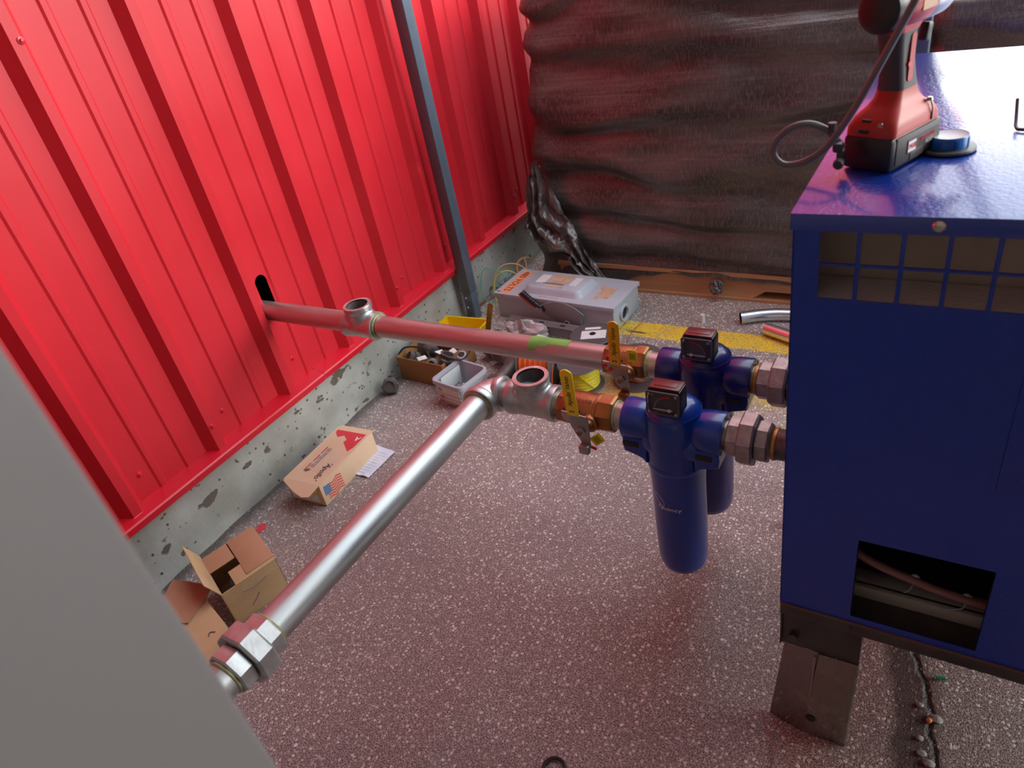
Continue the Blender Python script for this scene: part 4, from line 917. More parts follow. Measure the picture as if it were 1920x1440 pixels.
bm = B(); tube(bm, [(-1.158, 1.80, .10), (-1.150, 1.765, .05), (-1.148, 1.75, .012), (-1.158, 1.74, .003), (-1.175, 1.745, .003)], .0017, 8); tag(obj('loose_wire', bm, ORWIRE, None, loc=(-1.18, 1.75, 0)), 'loose orange wire end hanging from the orange spool', 'wire')

# ---------------------------------------------------------------- strut channel, bag, bin, conduit
t = thing('strut_channel', 'grey slotted steel channel lying before the disconnect box', 'channel', (-1.56, 2.135, 0), -4)
bm = B(); Lg = .375
prism(bm, [(0, 0), (.042, 0), (.042, .040), (.036, .040), (.036, .038), (.040, .038), (.040, .002), (.002, .002), (.002, .038), (.006, .038), (.006, .040), (0, .040)], 0, Lg, Matrix(((0, 0, 1, 0), (1, 0, 0, 0), (0, -1, 0, .041), (0, 0, 0, 1)))); obj('channel_body', bm, STRUT, t, sm=False)
for k in range(4):
    bm = B(); prism(bm, rpoly(.024, .012, .0058), 0, .0008, T(.06+.1*k, .021, .0408, 0, 0, 0)); obj('channel_slot', bm, BLACK, t, sm=False)
t = thing('strut_channel', 'dark channel offcut with a white strip, just in front of the grey slotted channel', 'channel', (-1.352, 2.045, 0), -4)
bm = B(); box(bm, (.07, .016, .014), (.14, .032, .028), .001); obj('channel_body', bm, GREYPLA, t); bm = B(); box(bm, (.085, -.001, .024), (.10, .002, .006)); obj('white_strip', bm, WHITE, t)
# crumpled bag
bm = B()
def bagf(u, v):
    a = u*2*PI; rr = .080*math.sin(min(1, v*1.15)*PI*.5)**.8; z = .105*(1-v)**.55
    n1 = noise.noise(Vector((math.cos(a)*1.6, math.sin(a)*1.6, v*2.2+3)))
    n2 = noise.noise(Vector((math.cos(a)*4, math.sin(a)*4, v*7)))
    rr *= 1+.5*n1+.18*n2; z = max(.0, z*(1+.45*n1)+.02*n2*(1-v))
    return Vector((rr*math.cos(a)*1.08, rr*math.sin(a)*.62, z))
grid(bm, bagf, 80, 50, cu=True); bm.transform(T(-1.440, 2.060, .001) @ Matrix.Diagonal((1.2, 1, .82, 1))); tag(obj('plastic_bag', bm, BAG, None, loc=(-1.44, 2.06, 0), ang=30), 'crumpled pinkish translucent plastic bag in front of the disconnect box', 'bag')
bm = B(); box(bm, (0, 0, .03), (.060, .045, .06), .004, T(-1.325, 2.005, 0, 0, 0, -12)); tag(obj('film_packet', bm, TUBIN, None, loc=(-1.325, 2.005, 0)), 'pale blue-white packet tucked beside the plastic bag', 'packet')
# yellow parts bin
t = thing('parts_bin', 'yellow plastic parts bin behind the far pipe at the foot of the post', 'bin', (-1.812, 1.940, 0), 4)
def shell(bm, w, d, h, th, flare=0, rc=.012, bottom=.003):
    for (a0, b0, a1, b1) in ((w, d, 0, 0),):
        o0 = rpoly(w-2*flare, d-2*flare, rc); o1 = rpoly(w, d, rc); i1 = rpoly(w-2*th, d-2*th, max(.002, rc-th)); i0 = rpoly(w-2*flare-2*th, d-2*flare-2*th, max(.002, rc-th))
        R_ = [[bm.verts.new((x, y, z)) for x, y in P_] for P_, z in ((o0, 0), (o1, h), (i1, h), (i0, bottom))]
        for a, b in zip(R_, R_[1:]):
            for i in range(len(a)): j = (i+1) % len(a); bm.faces.new((a[i], a[j], b[j], b[i]))
        bm.faces.new(R_[0][::-1]); bm.faces.new(R_[3])
    return bm
bm = B(); shell(bm, .205, .125, .062, .003, .010); 
for i in range(6): box(bm, (-.072+.029*i, -.0590, .033), (.0022, .004, .05))
bm.transform(T(.105, .068, 0)); obj('bin_shell', bm, BINY, t)
bm = B(); o_ = rpoly(.216, .136, .014); i_ = rpoly(.199, .119, .010)
for z in (.080, .0865): pass
RR = [[bm.verts.new((x+.105, y+.068, z)) for x, y in P_] for P_, z in ((o_, .058), (o_, .0640), (i_, .0640), (i_, .058))]
for a, b in zip(RR, RR[1:]+RR[:1]):
    for i in range(len(a)): j = (i+1) % len(a); bm.faces.new((a[i], a[j], b[j], b[i]))
obj('bin_rim', bm, BINY, t)
# valve with an upright worn handle, lying in the pile
t = thing('ball_valve', 'old valve whose worn bronze-coloured lever sticks up behind the far pipe', 'valve', (-1.572, 2.012, 0))
bm = B(); lathe(bm, [(.022, -.045), (.027, -.043), (.027, -.028), (.024, -.02), (.026, 0), (.024, .02), (.027, .028), (.027, .043), (.022, .045)], T(0, 0, .028, 0, 0, 30) @ AX['X'], 8); obj('valve_body', bm, IRON, t, ang=30)
bm = B(); prism(bm, [(-.0115, 0), (.0115, 0), (.0125, .125), (.008, .132), (-.008, .132), (-.0125, .125)], -.002, .002, T(0, -.005, .045, -12, 12, 0) @ AX['-Y'], .0015); tag(obj('lever_handle', bm, BRONZEH, t), 'worn bronze-coloured lever')
def tube_thing(name, label, cat, P, r, m, wall=.0022, seg=28, rel=None):
    t = thing(name, label, cat, rel or (P[0][0], P[0][1], 0)); o = Vector(t.location)
    Q = [Vector(p)-o for p in P]
    bm = B(); tube(bm, Q, r, seg, 8, cap=False); ob = obj('tube_wall', bm, m, t)
    bm = B(); tube(bm, Q, r-wall, seg, 8, cap=False); 
    for f in bm.faces: f.normal_flip()
    obj('bore', bm, BLACK if m is EMT else m, t, recalc=False)
    S_ = smooth_path(Q, 8)
    for a, b in ((S_[0], S_[1]), (S_[-1], S_[-2])):
        d = (a-b).normalized(); bm = B(); lathe(bm, [(r-wall, 0), (r, 0)], Matrix.Translation(a) @ d.to_track_quat('Z', 'Y').to_matrix().to_4x4(), seg, cap=False); obj('cut_end', bm, m, t)
    return t
tube_thing('conduit_offcut', 'pale grey conduit offcut showing its dark slotted end, left of the plastic bag', 'conduit', [(-1.545, 1.965, .047), (-1.51, 1.985, .052), (-1.475, 2.010, .055)], .017, PVC)
tube_thing('conduit_offcut', 'second grey conduit offcut lying under the slotted one', 'conduit', [(-1.535, 1.985, .016), (-1.46, 2.00, .016)], .016, PVC)
tube_thing('steel_conduit', 'shiny steel conduit piece with a slight bend, nearest the pallet', 'conduit', [(-.668, 2.365, .024), (-.60, 2.40, .024), (-.53, 2.42, .024), (-.44, 2.425, .024), (-.30, 2.41, .024)], .0235, EMT)
tube_thing('steel_conduit', 'shiny steel conduit piece catching red light, ending on the yellow line', 'conduit', [(-.560, 2.310, .024), (-.50, 2.285, .024), (-.40, 2.245, .024), (-.25, 2.19, .024)], .0235, EMT)
bm = B(); tube(bm, [(-.62, 2.055, .011), (-.52, 2.06, .011), (-.38, 2.075, .011), (-.2, 2.09, .011)], .0105, 20); tag(obj('plastic_pipe', bm, WPVC, None, loc=(-.4, 2.07, 0)), 'thin white plastic pipe lying behind the navy filter', 'pipe')
bm = B(); box(bm, (-.60, 2.02, .008), (.56, .045, .016), .001, T(0, 0, 0)); tag(obj('flat_bar', bm, STRUT, None, loc=(-.6, 2.02, 0)), 'flat grey steel bar on the floor behind the filters', 'steel bar')
bm = B(); lathe(bm, [(.0, 0), (.008, 0), (.008, .034), (.0, .034)], T(-.805, 2.345, 0), 14); tag(obj('clear_cap', bm, TUBIN, None, loc=(-.805, 2.345, 0)), 'tiny pale plastic tube standing beyond the yellow line', 'plastic cap')

# ---------------------------------------------------------------- open box of fittings, tub, elbow
def carton(t, w, d, h, m, inner=None, th=.0035):
    for nm, c, s in (('box_base', (w/2, d/2, .002), (w, d, .004)), ('box_side', (w/2, th/2, h/2), (w, th, h)), ('box_side', (w/2, d-th/2, h/2), (w, th, h)), ('box_side', (th/2, d/2, h/2), (th, d-2*th, h)), ('box_side', (w-th/2, d/2, h/2), (th, d-2*th, h))):
        bm = B(); box(bm, c, s, .0008); obj(nm, bm, m, t)
fb = thing('fittings_box', 'low brown cardboard tray full of pipe fittings beside the plinth', 'box', (-1.782, 1.690, 0), -2)
carton(fb, .222, .20, .100, CARDDK)
def fit(label, loc, rot, pr, seg=20, m=IRON, ang=30):
    t = thing('pipe_fitting', label, 'pipe fitting', loc, rot=tuple(R(a) for a in rot)); bm = B(); lathe(bm, pr, None, seg, cap=True); obj('fitting_body', bm, m, t, ang=ang); 
    bm = B(); lathe(bm, [(pr[-1][0]*.72, pr[-1][1]+.0003), (pr[-1][0]*.70, pr[-1][1]+.0006)], None, 24); obj('fitting_bore', bm, BLACK, t); return t
fit('double-flanged grey iron coupling propped on the front edge of the fittings tray', (-1.585, 1.715, .058), (-22, 20, 0), [(.028, 0), (.031, .003), (.031, .010), (.025, .014), (.025, .034), (.030, .038), (.031, .046), (.026, .050), (.026, .062), (.030, .066)], 32)
fit('bright steel bushing lying in the middle of the fittings tray', (-1.655, 1.745, .055), (60, 0, 30), [(.022, 0), (.022, .02), (.017, .021), (.017, .045)], 8, GALV)
fit('dark iron plug in the left of the fittings tray', (-1.735, 1.75, .060), (35, -30, 0), [(.026, 0), (.026, .02), (.019, .021), (.019, .04)], 6)
fit('dark iron reducer at the back of the fittings tray', (-1.72, 1.82, .065), (80, 0, 50), [(.030, 0), (.030, .02), (.022, .035), (.022, .055)], 24)
fit('small galvanised cap at the right of the fittings tray', (-1.55, 1.80, .055), (20, 10, 0), [(.020, 0), (.022, .004), (.022, .030), (.018, .034)], 20, GALV)
fit('dark green painted fitting in the right corner of the fittings tray', (-1.60, 1.83, .045), (75, 0, 20), [(.02, 0), (.024, .01), (.024, .05), (.02, .06)], 20, mat('green_iron', (.03, .06, .045), .5))
bm = B(); 
for i, (x, y, rz, w) in enumerate(((-1.685, 1.725, 60, .035), (-1.60, 1.860, -35, .05), (-1.59, 1.80, -28, .03), (-1.640, 1.78, 60, .03))):
    bm = B(); box(bm, (0, 0, 0), (w, .022, .0012), 0, T(x, y, .088, 12, 8, rz)); tag(obj('paper_slip', bm, WHITE, None, loc=(x, y, .086), sm=False), ['white paper slip at the front of the fittings tray', 'white paper slip at the back of the fittings tray', 'small white slip near the tub end of the tray', 'white slip between the bushing and the coupling'][i], 'paper')
bm = B(); tube(bm, [(-1.80, 1.72, .085), (-1.775, 1.74, .112), (-1.70, 1.735, .128), (-1.62, 1.72, .128), (-1.55, 1.715, .115), (-1.50, 1.74, .104), (-1.52, 1.82, .108), (-1.62, 1.86, .112), (-1.72, 1.85, .112)], .0035, 10); tag(obj('black_cable', bm, BLKPLA, None, loc=(-1.65, 1.75, 0)), 'black cable looped over the tray of fittings', 'cable')
bm = B(); prism(bm, [(0, 0), (.10, 0), (.10, .075), (.012, .085)], 0, .003, T(-1.80, 1.80, .045, 62, 0, -4)); tag(obj('carton_flap', bm, IRON, None, loc=(-1.80, 1.80, 0), sm=False), 'dark grey plate leaning at the back of the fittings tray against the plinth', 'plate')
# plastic tub
tb = thing('plastic_tub', 'grey open plastic tub with a white liner, holding small screws', 'tub', (-1.462, 1.655, 0), -9)
bm = B(); shell(bm, .138, .142, .100, .0025, .010, .018); 
for z, w in ((.060, .003), (.030, .003)): box(bm, (0, -.0655, z), (.116, .003, .002))
obj('tub_body', bm, TUBP, tb)
bm = B(); o_ = rpoly(.150, .154, .022); o2 = rpoly(.148, .152, .022); i_ = rpoly(.133, .137, .016)
RR = [[bm.verts.new((x, y, z)) for x, y in P_] for P_, z in ((o_, .086), (o_, .098), (o2, .1015), (i_, .1015), (i_, .092))]
for a, b in zip(RR, RR[1:]):
    for i in range(len(a)): j = (i+1) % len(a); bm.faces.new((a[i], a[j], b[j], b[i]))
obj('tub_rim', bm, TUBP, tb)
for z in (.066, .030):
    bm = B(); box(bm, (-.002, -.0685+(.004 if z < .05 else 0), z), (.112, .0016, .026), 0, T(0, 0, 0)); lb = obj('tub_label', bm, LBLPINK, tb, sm=False)
    bm = B(); box(bm, (-.042, -.0696+(.004 if z < .05 else 0), z), (.018, .0006, .012)); obj('label_print', bm, PRINTRED if z < .05 else PRINTGRY, lb, sm=False)
bm = B(); box(bm, (-.058, .004, .056), (.0012, .098, .066), 0, T(0, 0, 0, 0, 4, 0)); obj('liner_card', bm, TUBIN, tb, sm=False)
scr = None
sh = B(); lathe(sh, [(.0, 0), (.0045, 0), (.0045, .003), (.0018, .0032), (.0017, .020), (0, .023)], None, 8)
for i in range(70):
    x, y = random.uniform(-.040, .048), random.uniform(-.045, .045); a = R(-9); q_ = max(0, 1-math.hypot(x-.008, y-.004)/.06)
    loc = (-1.462+x*math.cos(a)-y*math.sin(a), 1.655+x*math.sin(a)+y*math.cos(a), .014+.055*q_*random.uniform(.6, 1)); rot = (R(random.uniform(55, 110)), R(random.uniform(-20, 20)), random.uniform(0, 6.28))
    if scr is None: scr = obj('screw', sh, GALV, None, ang=30); scr.location = loc; scr.rotation_euler = rot; tag(scr, 'small zinc screw lying in the heap at the bottom of the grey tub', 'screw', 'screws in the tub')
    else: dup(scr, loc, rot, scr['label'])
# big iron elbow with unions lying on the floor
t = thing('iron_elbow', 'large old iron elbow with hexagonal unions, lying behind the galvanised elbow', 'pipe fitting', (-1.338, 1.772, 0))
bm = B(); tube(bm, [(-.115, .120, .045), (-.07, .100, .050), (-.03, .075, .055), (-.002, .04, .055), (.002, .0, .050), (-.010, -.045, .040)], .030, 28, 8); obj('elbow_body', bm, IRON, t)
for P0, D0, a, b in (((-.010, -.050, .040), (-.2, -1, -.1), .041, .028), ((-.095, .112, .046), (-1, .45, 0), .034, .03), ((-.140, .135, .044), (-1, .5, 0), .036, .05)):
    bm = B(); q = Vector(D0).normalized().to_track_quat('Z', 'Y').to_matrix().to_4x4(); lathe(bm, [(a-.003, 0), (a, .003), (a, b-.003), (a-.003, b)], Matrix.Translation(P0) @ q, 6 if b < .03 else 8); obj('hex_union', bm, IRON, t, ang=20)
bm = B(); lathe(bm, [(.030, 0), (.030, .020), (.026, .022)], Matrix.Translation((-.016, -.078, .038)) @ Vector((-.2, -1, -.1)).to_track_quat('Z', 'Y').to_matrix().to_4x4(), 28); obj('threaded_end', bm, IRON, t)
tb2 = tag(obj('dark_case', box(B(), (-1.325, 1.940, .035), (.110, .060, .070), .006, T(0, 0, 0)), GREYPLA, None, loc=(-1.325, 1.94, 0)), 'dark grey plastic case between the iron elbow and the orange spool', 'case')
fit('small galvanised coupling on the floor between the iron elbow and the orange spool', (-1.285, 1.715, .022), (90, 0, 70), [(.020, 0), (.022, .003), (.022, .04), (.020, .043)], 24, GALV)
# lone hex plug by the plinth
t = thing('hex_plug', 'lone dark iron hexagonal plug lying by the foot of the plinth', 'pipe fitting', (-1.762, 1.600, .030), rot=(R(62), R(0), R(35)))
bm = B(); lathe(bm, [(.031, -.016), (.034, -.013), (.034, .008), (.031, .011)], None, 6); obj('hex_body', bm, IRON, t, ang=20)
bm = B(); lathe(bm, [(.025, .011), (.025, .020), (.020, .021), (.019, .014), (.0, .013)], None, 28); obj('plug_face', bm, IRON, t)

# ---------------------------------------------------------------- printed carton, paper
apo = thing('printed_carton', 'closed long cardboard carton with red print, lying beside the plinth', 'box', (-1.565, 1.016, 0), 0)
# local frame: x along the carton's length, y across
LX = Vector((-.012, .262, 0)); WX = Vector((-.145, -.010, 0)); HZ = .082
ax = LX.normalized(); ay = WX.normalized(); lx, wy = .275, .142
Mb = Matrix(((ax.x, ay.x, 0, 0), (ax.y, ay.y, 0, 0), (0, 0, 1, 0), (0, 0, 0, 1)))
def bx(c, s, m_, nm, par, bev=0, sm=False, X=None): b = B(); box(b, c, s, bev, Mb @ (X or Matrix.Identity(4))); return obj(nm, b, m_, par, sm=sm)
bx((lx/2, wy/2, HZ/2), (lx, wy, HZ), CARDTAN, 'carton_body', apo, .003, True)
lid = bx((lx/2, wy/2, HZ+.0012), (lx-.002, wy+.002, .002), CARDTAN, 'carton_lid', apo, .0008)
b = B(); prism(b, [(0, -.0), (0, wy), (-.010, wy-.004), (-.040, wy*.50), (-.052, .030), (-.046, .006)], 0, .002, Mb @ T(.001, 0, HZ+.001, 0, -10, 0)); obj('lid_flap', b, CARDTAN, apo, sm=False)
bx((lx+.006, wy/2, HZ-.004), (.014, wy-.006, .002), CARDTAN, 'lid_flap', apo, X=T(0, 0, 0))
zt = HZ+.0026
def flat(pts, m_, nm, par, z=zt): b = B(); prism(b, pts, z, z+.0004, Mb); return obj(nm, b, m_, par, sm=False)
flat([(lx-.018, wy-.012), (lx-.018, .010), (lx-.085, .010), (lx-.110, .018), (lx-.070, .065), (lx-.058, .060), (lx-.040, .085), (lx-.052, .105), (lx-.030, wy-.012)], PRINTRED, 'red_print', lid)
for (a, c, d) in ((.050, .085, .0), (.095, .085, .0), (.135, .083, .0)): flat([(a, .100), (a+.034, .100), (a+.034, .1045), (a, .1045)], PRINTRED, 'red_line', lid)
for i in range(5): flat([(.068+.020*i, .078), (.084+.020*i, .078), (.084+.020*i, .096-.003*(i % 2)), (.068+.020*i, .096-.003*(i % 2))], PRINTGRY, 'grey_pictogram', lid)
for i in range(9): flat([(.052, .020+.012*i), (.150+.01*(i % 3), .020+.012*i), (.150, .0203+.012*i), (.052, .0204+.012*i)], INKLINE, 'ruled_line', lid)
b = text_bm("'Apollo'", .030, .0002, .25, .9); b.transform(Mb @ T(.062, .034, zt+.0006, 0, 0, 180) @ Matrix.Rotation(0, 4, 'Z')); obj('brand_lettering', b, BLACK, lid, sm=False)
b = text_bm("A", .030, .0002, .2); b.transform(Mb @ T(lx-.045, .024, zt+.0008, 0, 0, 90)); obj('white_initial', b, WHITE, lid, sm=False)
b = text_bm("#", .026, .0002, .1); b.transform(Mb @ T(.052, .092, zt+.0006, 0, 0, 60)); obj('pen_mark', b, BLACK, lid, sm=False)
# side print: waving stripes and blue canton
for i in range(6):
    b = B(); V = [[b.verts.new(Mb @ Vector((.022+.072*k/12, -.0006, .006+.0095*i+.0045+s_*.0022+.004*math.sin(k*.9)+.0002*k))) for s_ in (-1, 1)] for k in range(13)]
    for k in range(12): b.faces.new((V[k][0], V[k+1][0], V[k+1][1], V[k][1]))
    obj('red_stripe', b, PRINTRED, apo, sm=False)
b = B(); prism(b, [(.012, .034), (.040, .030), (.040, .062), (.014, .068)], 0, .0012, Mb @ Matrix(((1, 0, 0, 0), (0, 0, -1, .0), (0, 1, 0, 0), (0, 0, 0, 1)))); obj('blue_canton', b, PRINTBLU, apo, sm=False)
# end label
e_ = bx((-.0012, wy/2+.006, HZ*.44), (.001, wy-.030, HZ*.62), WHITELBL, 'end_label', apo)
bx((-.0020, wy/2+.006, HZ*.56), (.001, wy-.028, .010), YELTAG, 'yellow_band', e_)
bx((-.0020, wy-.030, HZ*.70), (.001, .016, .012), BLACK, 'label_logo', e_)
bm = B()
def paperf(u, v):
    a = Vector((-1.597, 1.165, 0)).lerp(Vector((-1.519, 1.168, 0)), u); b = Vector((-1.625, 1.315, 0)).lerp(Vector((-1.512, 1.302, 0)), u)
    p = a.lerp(b, v); p.z = .003+.006*abs(noise.noise(Vector((u*2, v*2, 4))))+.004*u*v; return p
grid(bm, paperf, 14, 14); pp = tag(obj('paper_sheet', bm, PAPER, None, loc=(-1.56, 1.24, 0)), 'lilac-white printed paper sticking out from under the red-printed carton', 'paper')
for i in range(9):
    bm = B(); 
    V = [bm.verts.new(paperf(u, .10+.09*i+s_*.008)+Vector((1.56, -1.24, .0007))) for u, s_ in ((.15, 0), (.92-.06*(i % 3), 0), (.92-.06*(i % 3), 1), (.15, 1))]; bm.faces.new(V); obj('print_line', bm, INKLINE, pp, sm=False)

# ---------------------------------------------------------------- two tan cartons by the grey panel
oc = thing('open_carton', 'open tan cardboard carton with unfolded flaps, beside the plinth near the galvanised union', 'box', (-1.478, .572, 0), 0)
ax = Vector((-.150, .060, 0)).normalized(); ay = Vector((.045, .150, 0)).normalized()
Mo = Matrix(((ay.x, ax.x, 0, 0), (ay.y, ax.y, 0, 0), (0, 0, 1, 0), (0, 0, 0, 1)))   # local x along the near-right face, y away to the wall
w_, d_, h_ = .158, .175, .118
def ob(c, s, m_, nm, par, X=None, bev=.0006): b = B(); box(b, c, s, bev, Mo @ (X or Matrix.Identity(4))); return obj(nm, b, m_, par, ang=60)
ob((w_/2, .0015, h_/2), (w_, .003, h_), CARD, 'carton_side', oc)
ob((w_/2, d_-.0015, h_/2), (w_, .003, h_), CARD, 'carton_side', oc)
ob((.0015, d_/2, h_/2), (.003, d_, h_), CARD, 'carton_side', oc)
ob((w_-.0015, d_/2, h_/2), (.003, d_, h_), CARD, 'carton_side', oc)
ob((w_/2, d_/2, .002), (w_, d_, .003), CARD, 'carton_base', oc)
ob((w_/2+.02, .030, 0), (w_-.045, .062, .0025), CARD, 'front_flap', oc, T(0, 0, h_, 2, 0, 0))
ob((w_/2, -.030, 0), (w_, .060, .0025), CARD, 'tape_edge', oc, T(0, .0, h_-.001, 62, 0, 0)) if False else None
ob((-.036, d_/2, 0), (.072, d_, .0025), CARDIN, 'side_flap', oc, T(w_, 0, h_, 0, 196, 0)) if False else ob((w_-.040, d_/2+.005, 0), (.080, d_-.010, .0025), CARDIN, 'side_flap', oc, T(0, 0, h_+.003, 0, 0, 0))
ob((.034, d_/2+.050, 0), (.082, .075, .0025), CARDIN, 'back_flap', oc, T(0, 0, h_+.0005, 0, 0, 0))
ob((-.030, d_/2+.01, 0), (.066, d_+.02, .0025), CARD, 'outer_flap', oc, T(.002, 0, h_, 0, 68, 0))
ob((.050, .060, .06), (.03, .04, .05), IRON, 'box_contents', oc) if False else None
bm = B(); box(bm, (.05, .075, .055), (.08, .06, .10), .01, Mo); cc = B(); bm.free()
t = thing('pipe_fitting', 'dark iron fitting inside the open tan carton', 'pipe fitting', (-1.540, .660, .004)); bm = B(); lathe(bm, [(.026, 0), (.028, .003), (.028, .055), (.024, .060), (.018, .060), (.018, .03)], None, 24); obj('fitting_body', bm, IRON, t)
b = B(); tube(b, [(.05, -.0012, .09), (.08, -.0014, .083), (.12, -.0013, .088)], .0016, 6); b.transform(Mo); obj('scuff_line', b, PRINTGRY, oc)
b = B(); tube(b, [(.055, -.0012, .03), (.075, -.0014, .045), (.085, -.0013, .055)], .0018, 6); b.transform(Mo); obj('scuff_line', b, PRINTGRY, oc)
tc_ = thing('tan_carton', 'tan cardboard carton seen by its corner, between the open carton and the grey panel', 'box', (-1.36, .40, 0), 0)
# wedge-shaped carton with a raised side flap
P4 = [(-1.365, .420), (-1.420, .535), (-1.530, .585), (-1.62, .47), (-1.53, .33)]
b = B(); V0 = [b.verts.new((x+1.36, y-.40, 0)) for x, y in ((-1.345, .400), (-1.405, .520), (-1.545, .560), (-1.64, .42), (-1.54, .30))]
V1 = [b.verts.new((x+1.36, y-.40, .105)) for x, y in ((-1.345, .400), (-1.405, .520), (-1.545, .560), (-1.64, .42), (-1.54, .30))]
for i in range(5): j = (i+1) % 5; b.faces.new((V0[i], V0[j], V1[j], V1[i]))
b.faces.new(V0[::-1]); b.faces.new(V1); obj('carton_body', b, CARD, tc_, sm=False)
b = B(); a_ = [b.verts.new(Vector(p)-Vector((1.36*-1, .40, 0))) for p in ((-1.537, .592, .108), (-1.664, .560, .112), (-1.600, .445, .110), (-1.50, .48, .108))]; b.faces.new(a_); r_ = bmesh.ops.extrude_face_region(b, geom=list(b.faces)); bmesh.ops.translate(b, verts=[v for v in r_['geom'] if isinstance(v, bmesh.types.BMVert)], vec=(0, 0, .003)); obj('top_flap', b, CARDIN, tc_, sm=False)
b = B(); tube(b, [(-.055, .075, .1065), (-.062, .085, .1067), (-.050, .092, .1067)], .0010, 6); obj('pen_mark', b, BLACK, tc_)
b = B(); prism(b, [(-1.726, .868), (-1.706, .886), (-1.690, .870), (-1.694, .850), (-1.722, .830), (-1.728, .834), (-1.712, .854)], 0, .0015, T(0, 0, .001)); b.transform(Matrix.Translation((0, 0, 0))); tag(obj('red_tape_scrap', b, PRINTRED, None, loc=(-1.71, .86, 0), sm=False), 'bright red scrap on the floor beyond the open tan carton', 'scrap')

# ---------------------------------------------------------------- things on the cabinet
ZT = 1.0665
dr = thing('cordless_tool', 'red and dark grey cordless impact tool standing on its battery on the cabinet', 'power tool', (-.101, 1.046, ZT), -23.8)
def dadd(nm, b, m_, par=None, **k): return obj(nm, b, m_, par or dr, **k)
b = B(); box(b, (0, 0, .0215), (.066, .108, .043), .006); bt = dadd('battery', b, BLKPLA)
b = B(); box(b, (.0325, .004, .0235), (.004, .098, .034), .0015); box(b, (.034, .0, .012), (.003, .03, .012), .001); dadd('battery_side', b, DARKTOOL, bt)
b = B(); box(b, (.0350, .012, .0240), (.0008, .068, .017)); pn = dadd('battery_plate', b, GREYPLA, bt, sm=False)
b = B(); box(b, (.0356, -.013, .0240), (.0006, .017, .013)); dadd('white_patch', b, WHITE, bt, sm=False)
b = text_bm('M18', .0095, .0002, .15, .9); b.transform(T(.0362, -.013, .0238, 90, 0, 90)); dadd('red_lettering', b, REDPLA, bt, sm=False)
b = text_bm('RED LITHIUM', .0058, .0002, .15, .95); b.transform(T(.0360, .020, .0270, 90, 0, 90)); dadd('red_lettering', b, REDPLA, bt, sm=False)
b = text_bm('XC5.0', .0062, .0002, .15, .95); b.transform(T(.0360, .024, .0205, 90, 0, 90)); dadd('white_lettering', b, WHITE, bt, sm=False)
# red foot tapering into the grip
b = B(); secs = [(.0325, .053, 0, .042, .009), (.0325, .053, 0, .052, .011), (.029, .047, 0, .062, .012), (.0225, .034, .000, .071, .012), (.0185, .026, .001, .080, .012), (.0170, .0225, .002, .090, .011)]
RR = [[b.verts.new((x, y+oy, z)) for x, y in rpoly(2*hx, 2*hy, rc, 6)] for hx, hy, oy, z, rc in secs]
for a, c in zip(RR, RR[1:]):
    for i in range(len(a)): j = (i+1) % len(a); b.faces.new((a[i], a[j], c[j], c[i]))
b.faces.new(RR[0][::-1]); b.faces.new(RR[-1]); rf = dadd('foot_shell', b, REDTOOL, ang=40)
b = B(); secs = [(.0172, .0228, .002, .0885, .011), (.0160, .0215, .000, .100, .011), (.0150, .0205, -.004, .120, .011), (.0155, .0205, -.008, .140, .011), (.0170, .0225, -.010, .158, .011)]
RR = [[b.verts.new((x, y+oy, z)) for x, y in rpoly(2*hx, 2*hy, rc, 6)] for hx, hy, oy, z, rc in secs]
for a, c in zip(RR, RR[1:]):
    for i in range(len(a)): j = (i+1) % len(a); b.faces.new((a[i], a[j], c[j], c[i]))
b.faces.new(RR[0][::-1]); b.faces.new(RR[-1]); dadd('grip', b, DARKTOOL, ang=40)
b = B(); prism(b, rpoly(.010, .055, .004), .0150, .0175, T(.0, -.002, .125, 0, 90, 0) @ Matrix.Rotation(R(90), 4, 'Z') @ Matrix.Identity(4)); dadd('grip_inlay', b, REDTOOL)
b = B(); lathe(b, [(.0030, 0), (.0030, .0015), (0, .0016)], T(.016, -.006, .118) @ AX['X'], 12); dadd('shell_screw', b, REDPLA)
for sx_, y_, z_ in ((0, -.0475, .060), (0, -.0535, .049)):
    b = B(); box(b, (-.006, y_, z_), (.013, .003, .0042), .0006, T()); dadd('vent_slot', b, BLACK, rf)
b = B(); box(b, (.029, -.016, .0585), (.002, .016, .002), .0004, T()); dadd('vent_slot', b, BLACK, rf)
b = B(); lathe(b, [(.0034, 0), (.0034, .0015)], T(.014, -.0500, .057) @ AX['-Y'], 12); dadd('shell_screw', b, STEEL, rf)
b = B(); tube(b, [(.030, .030, .066), (.033, .030, .058), (.0335, .030, .044)], .0010, 6); lathe(b, [(.004, 0), (.003, .004)], T(.028, .030, .067), 12); dadd('belt_clip', b, STEEL, rf)
# motor housing, head and hammer case
b = B(); lathe(b, [(.0, -.012), (.018, -.012), (.0255, -.008), (.0275, .0), (.0275, .012), (.026, .016)], T(0, -.045, .186) @ AX['Y'], 44); dadd('rear_cap', b, BLKPLA)
b = B(); lathe(b, [(.026, .012), (.0285, .018), (.0295, .040), (.0295, .066), (.027, .072)], T(0, -.045, .186) @ AX['Y'], 44); dadd('motor_shell', b, REDTOOL)
b = B(); lathe(b, [(.027, .070), (.0285, .075), (.028, .105), (.022, .125), (.013, .135), (.011, .160), (0, .160)], T(0, -.045, .186) @ AX['Y'], 36); dadd('hammer_case', b, GALV)
b = B(); box(b, (.0290, .002, .186), (.0015, .030, .018), .0004); dadd('side_label', b, mat('tool_label', (.75, .35, .12), .5, col2=(.5, .5, .5), ns=200), sm=False)
b = B(); secs = [(.0172, .0240, -.010, .156, .011), (.019, .030, -.008, .166, .012), (.022, .036, -.006, .176, .014)]
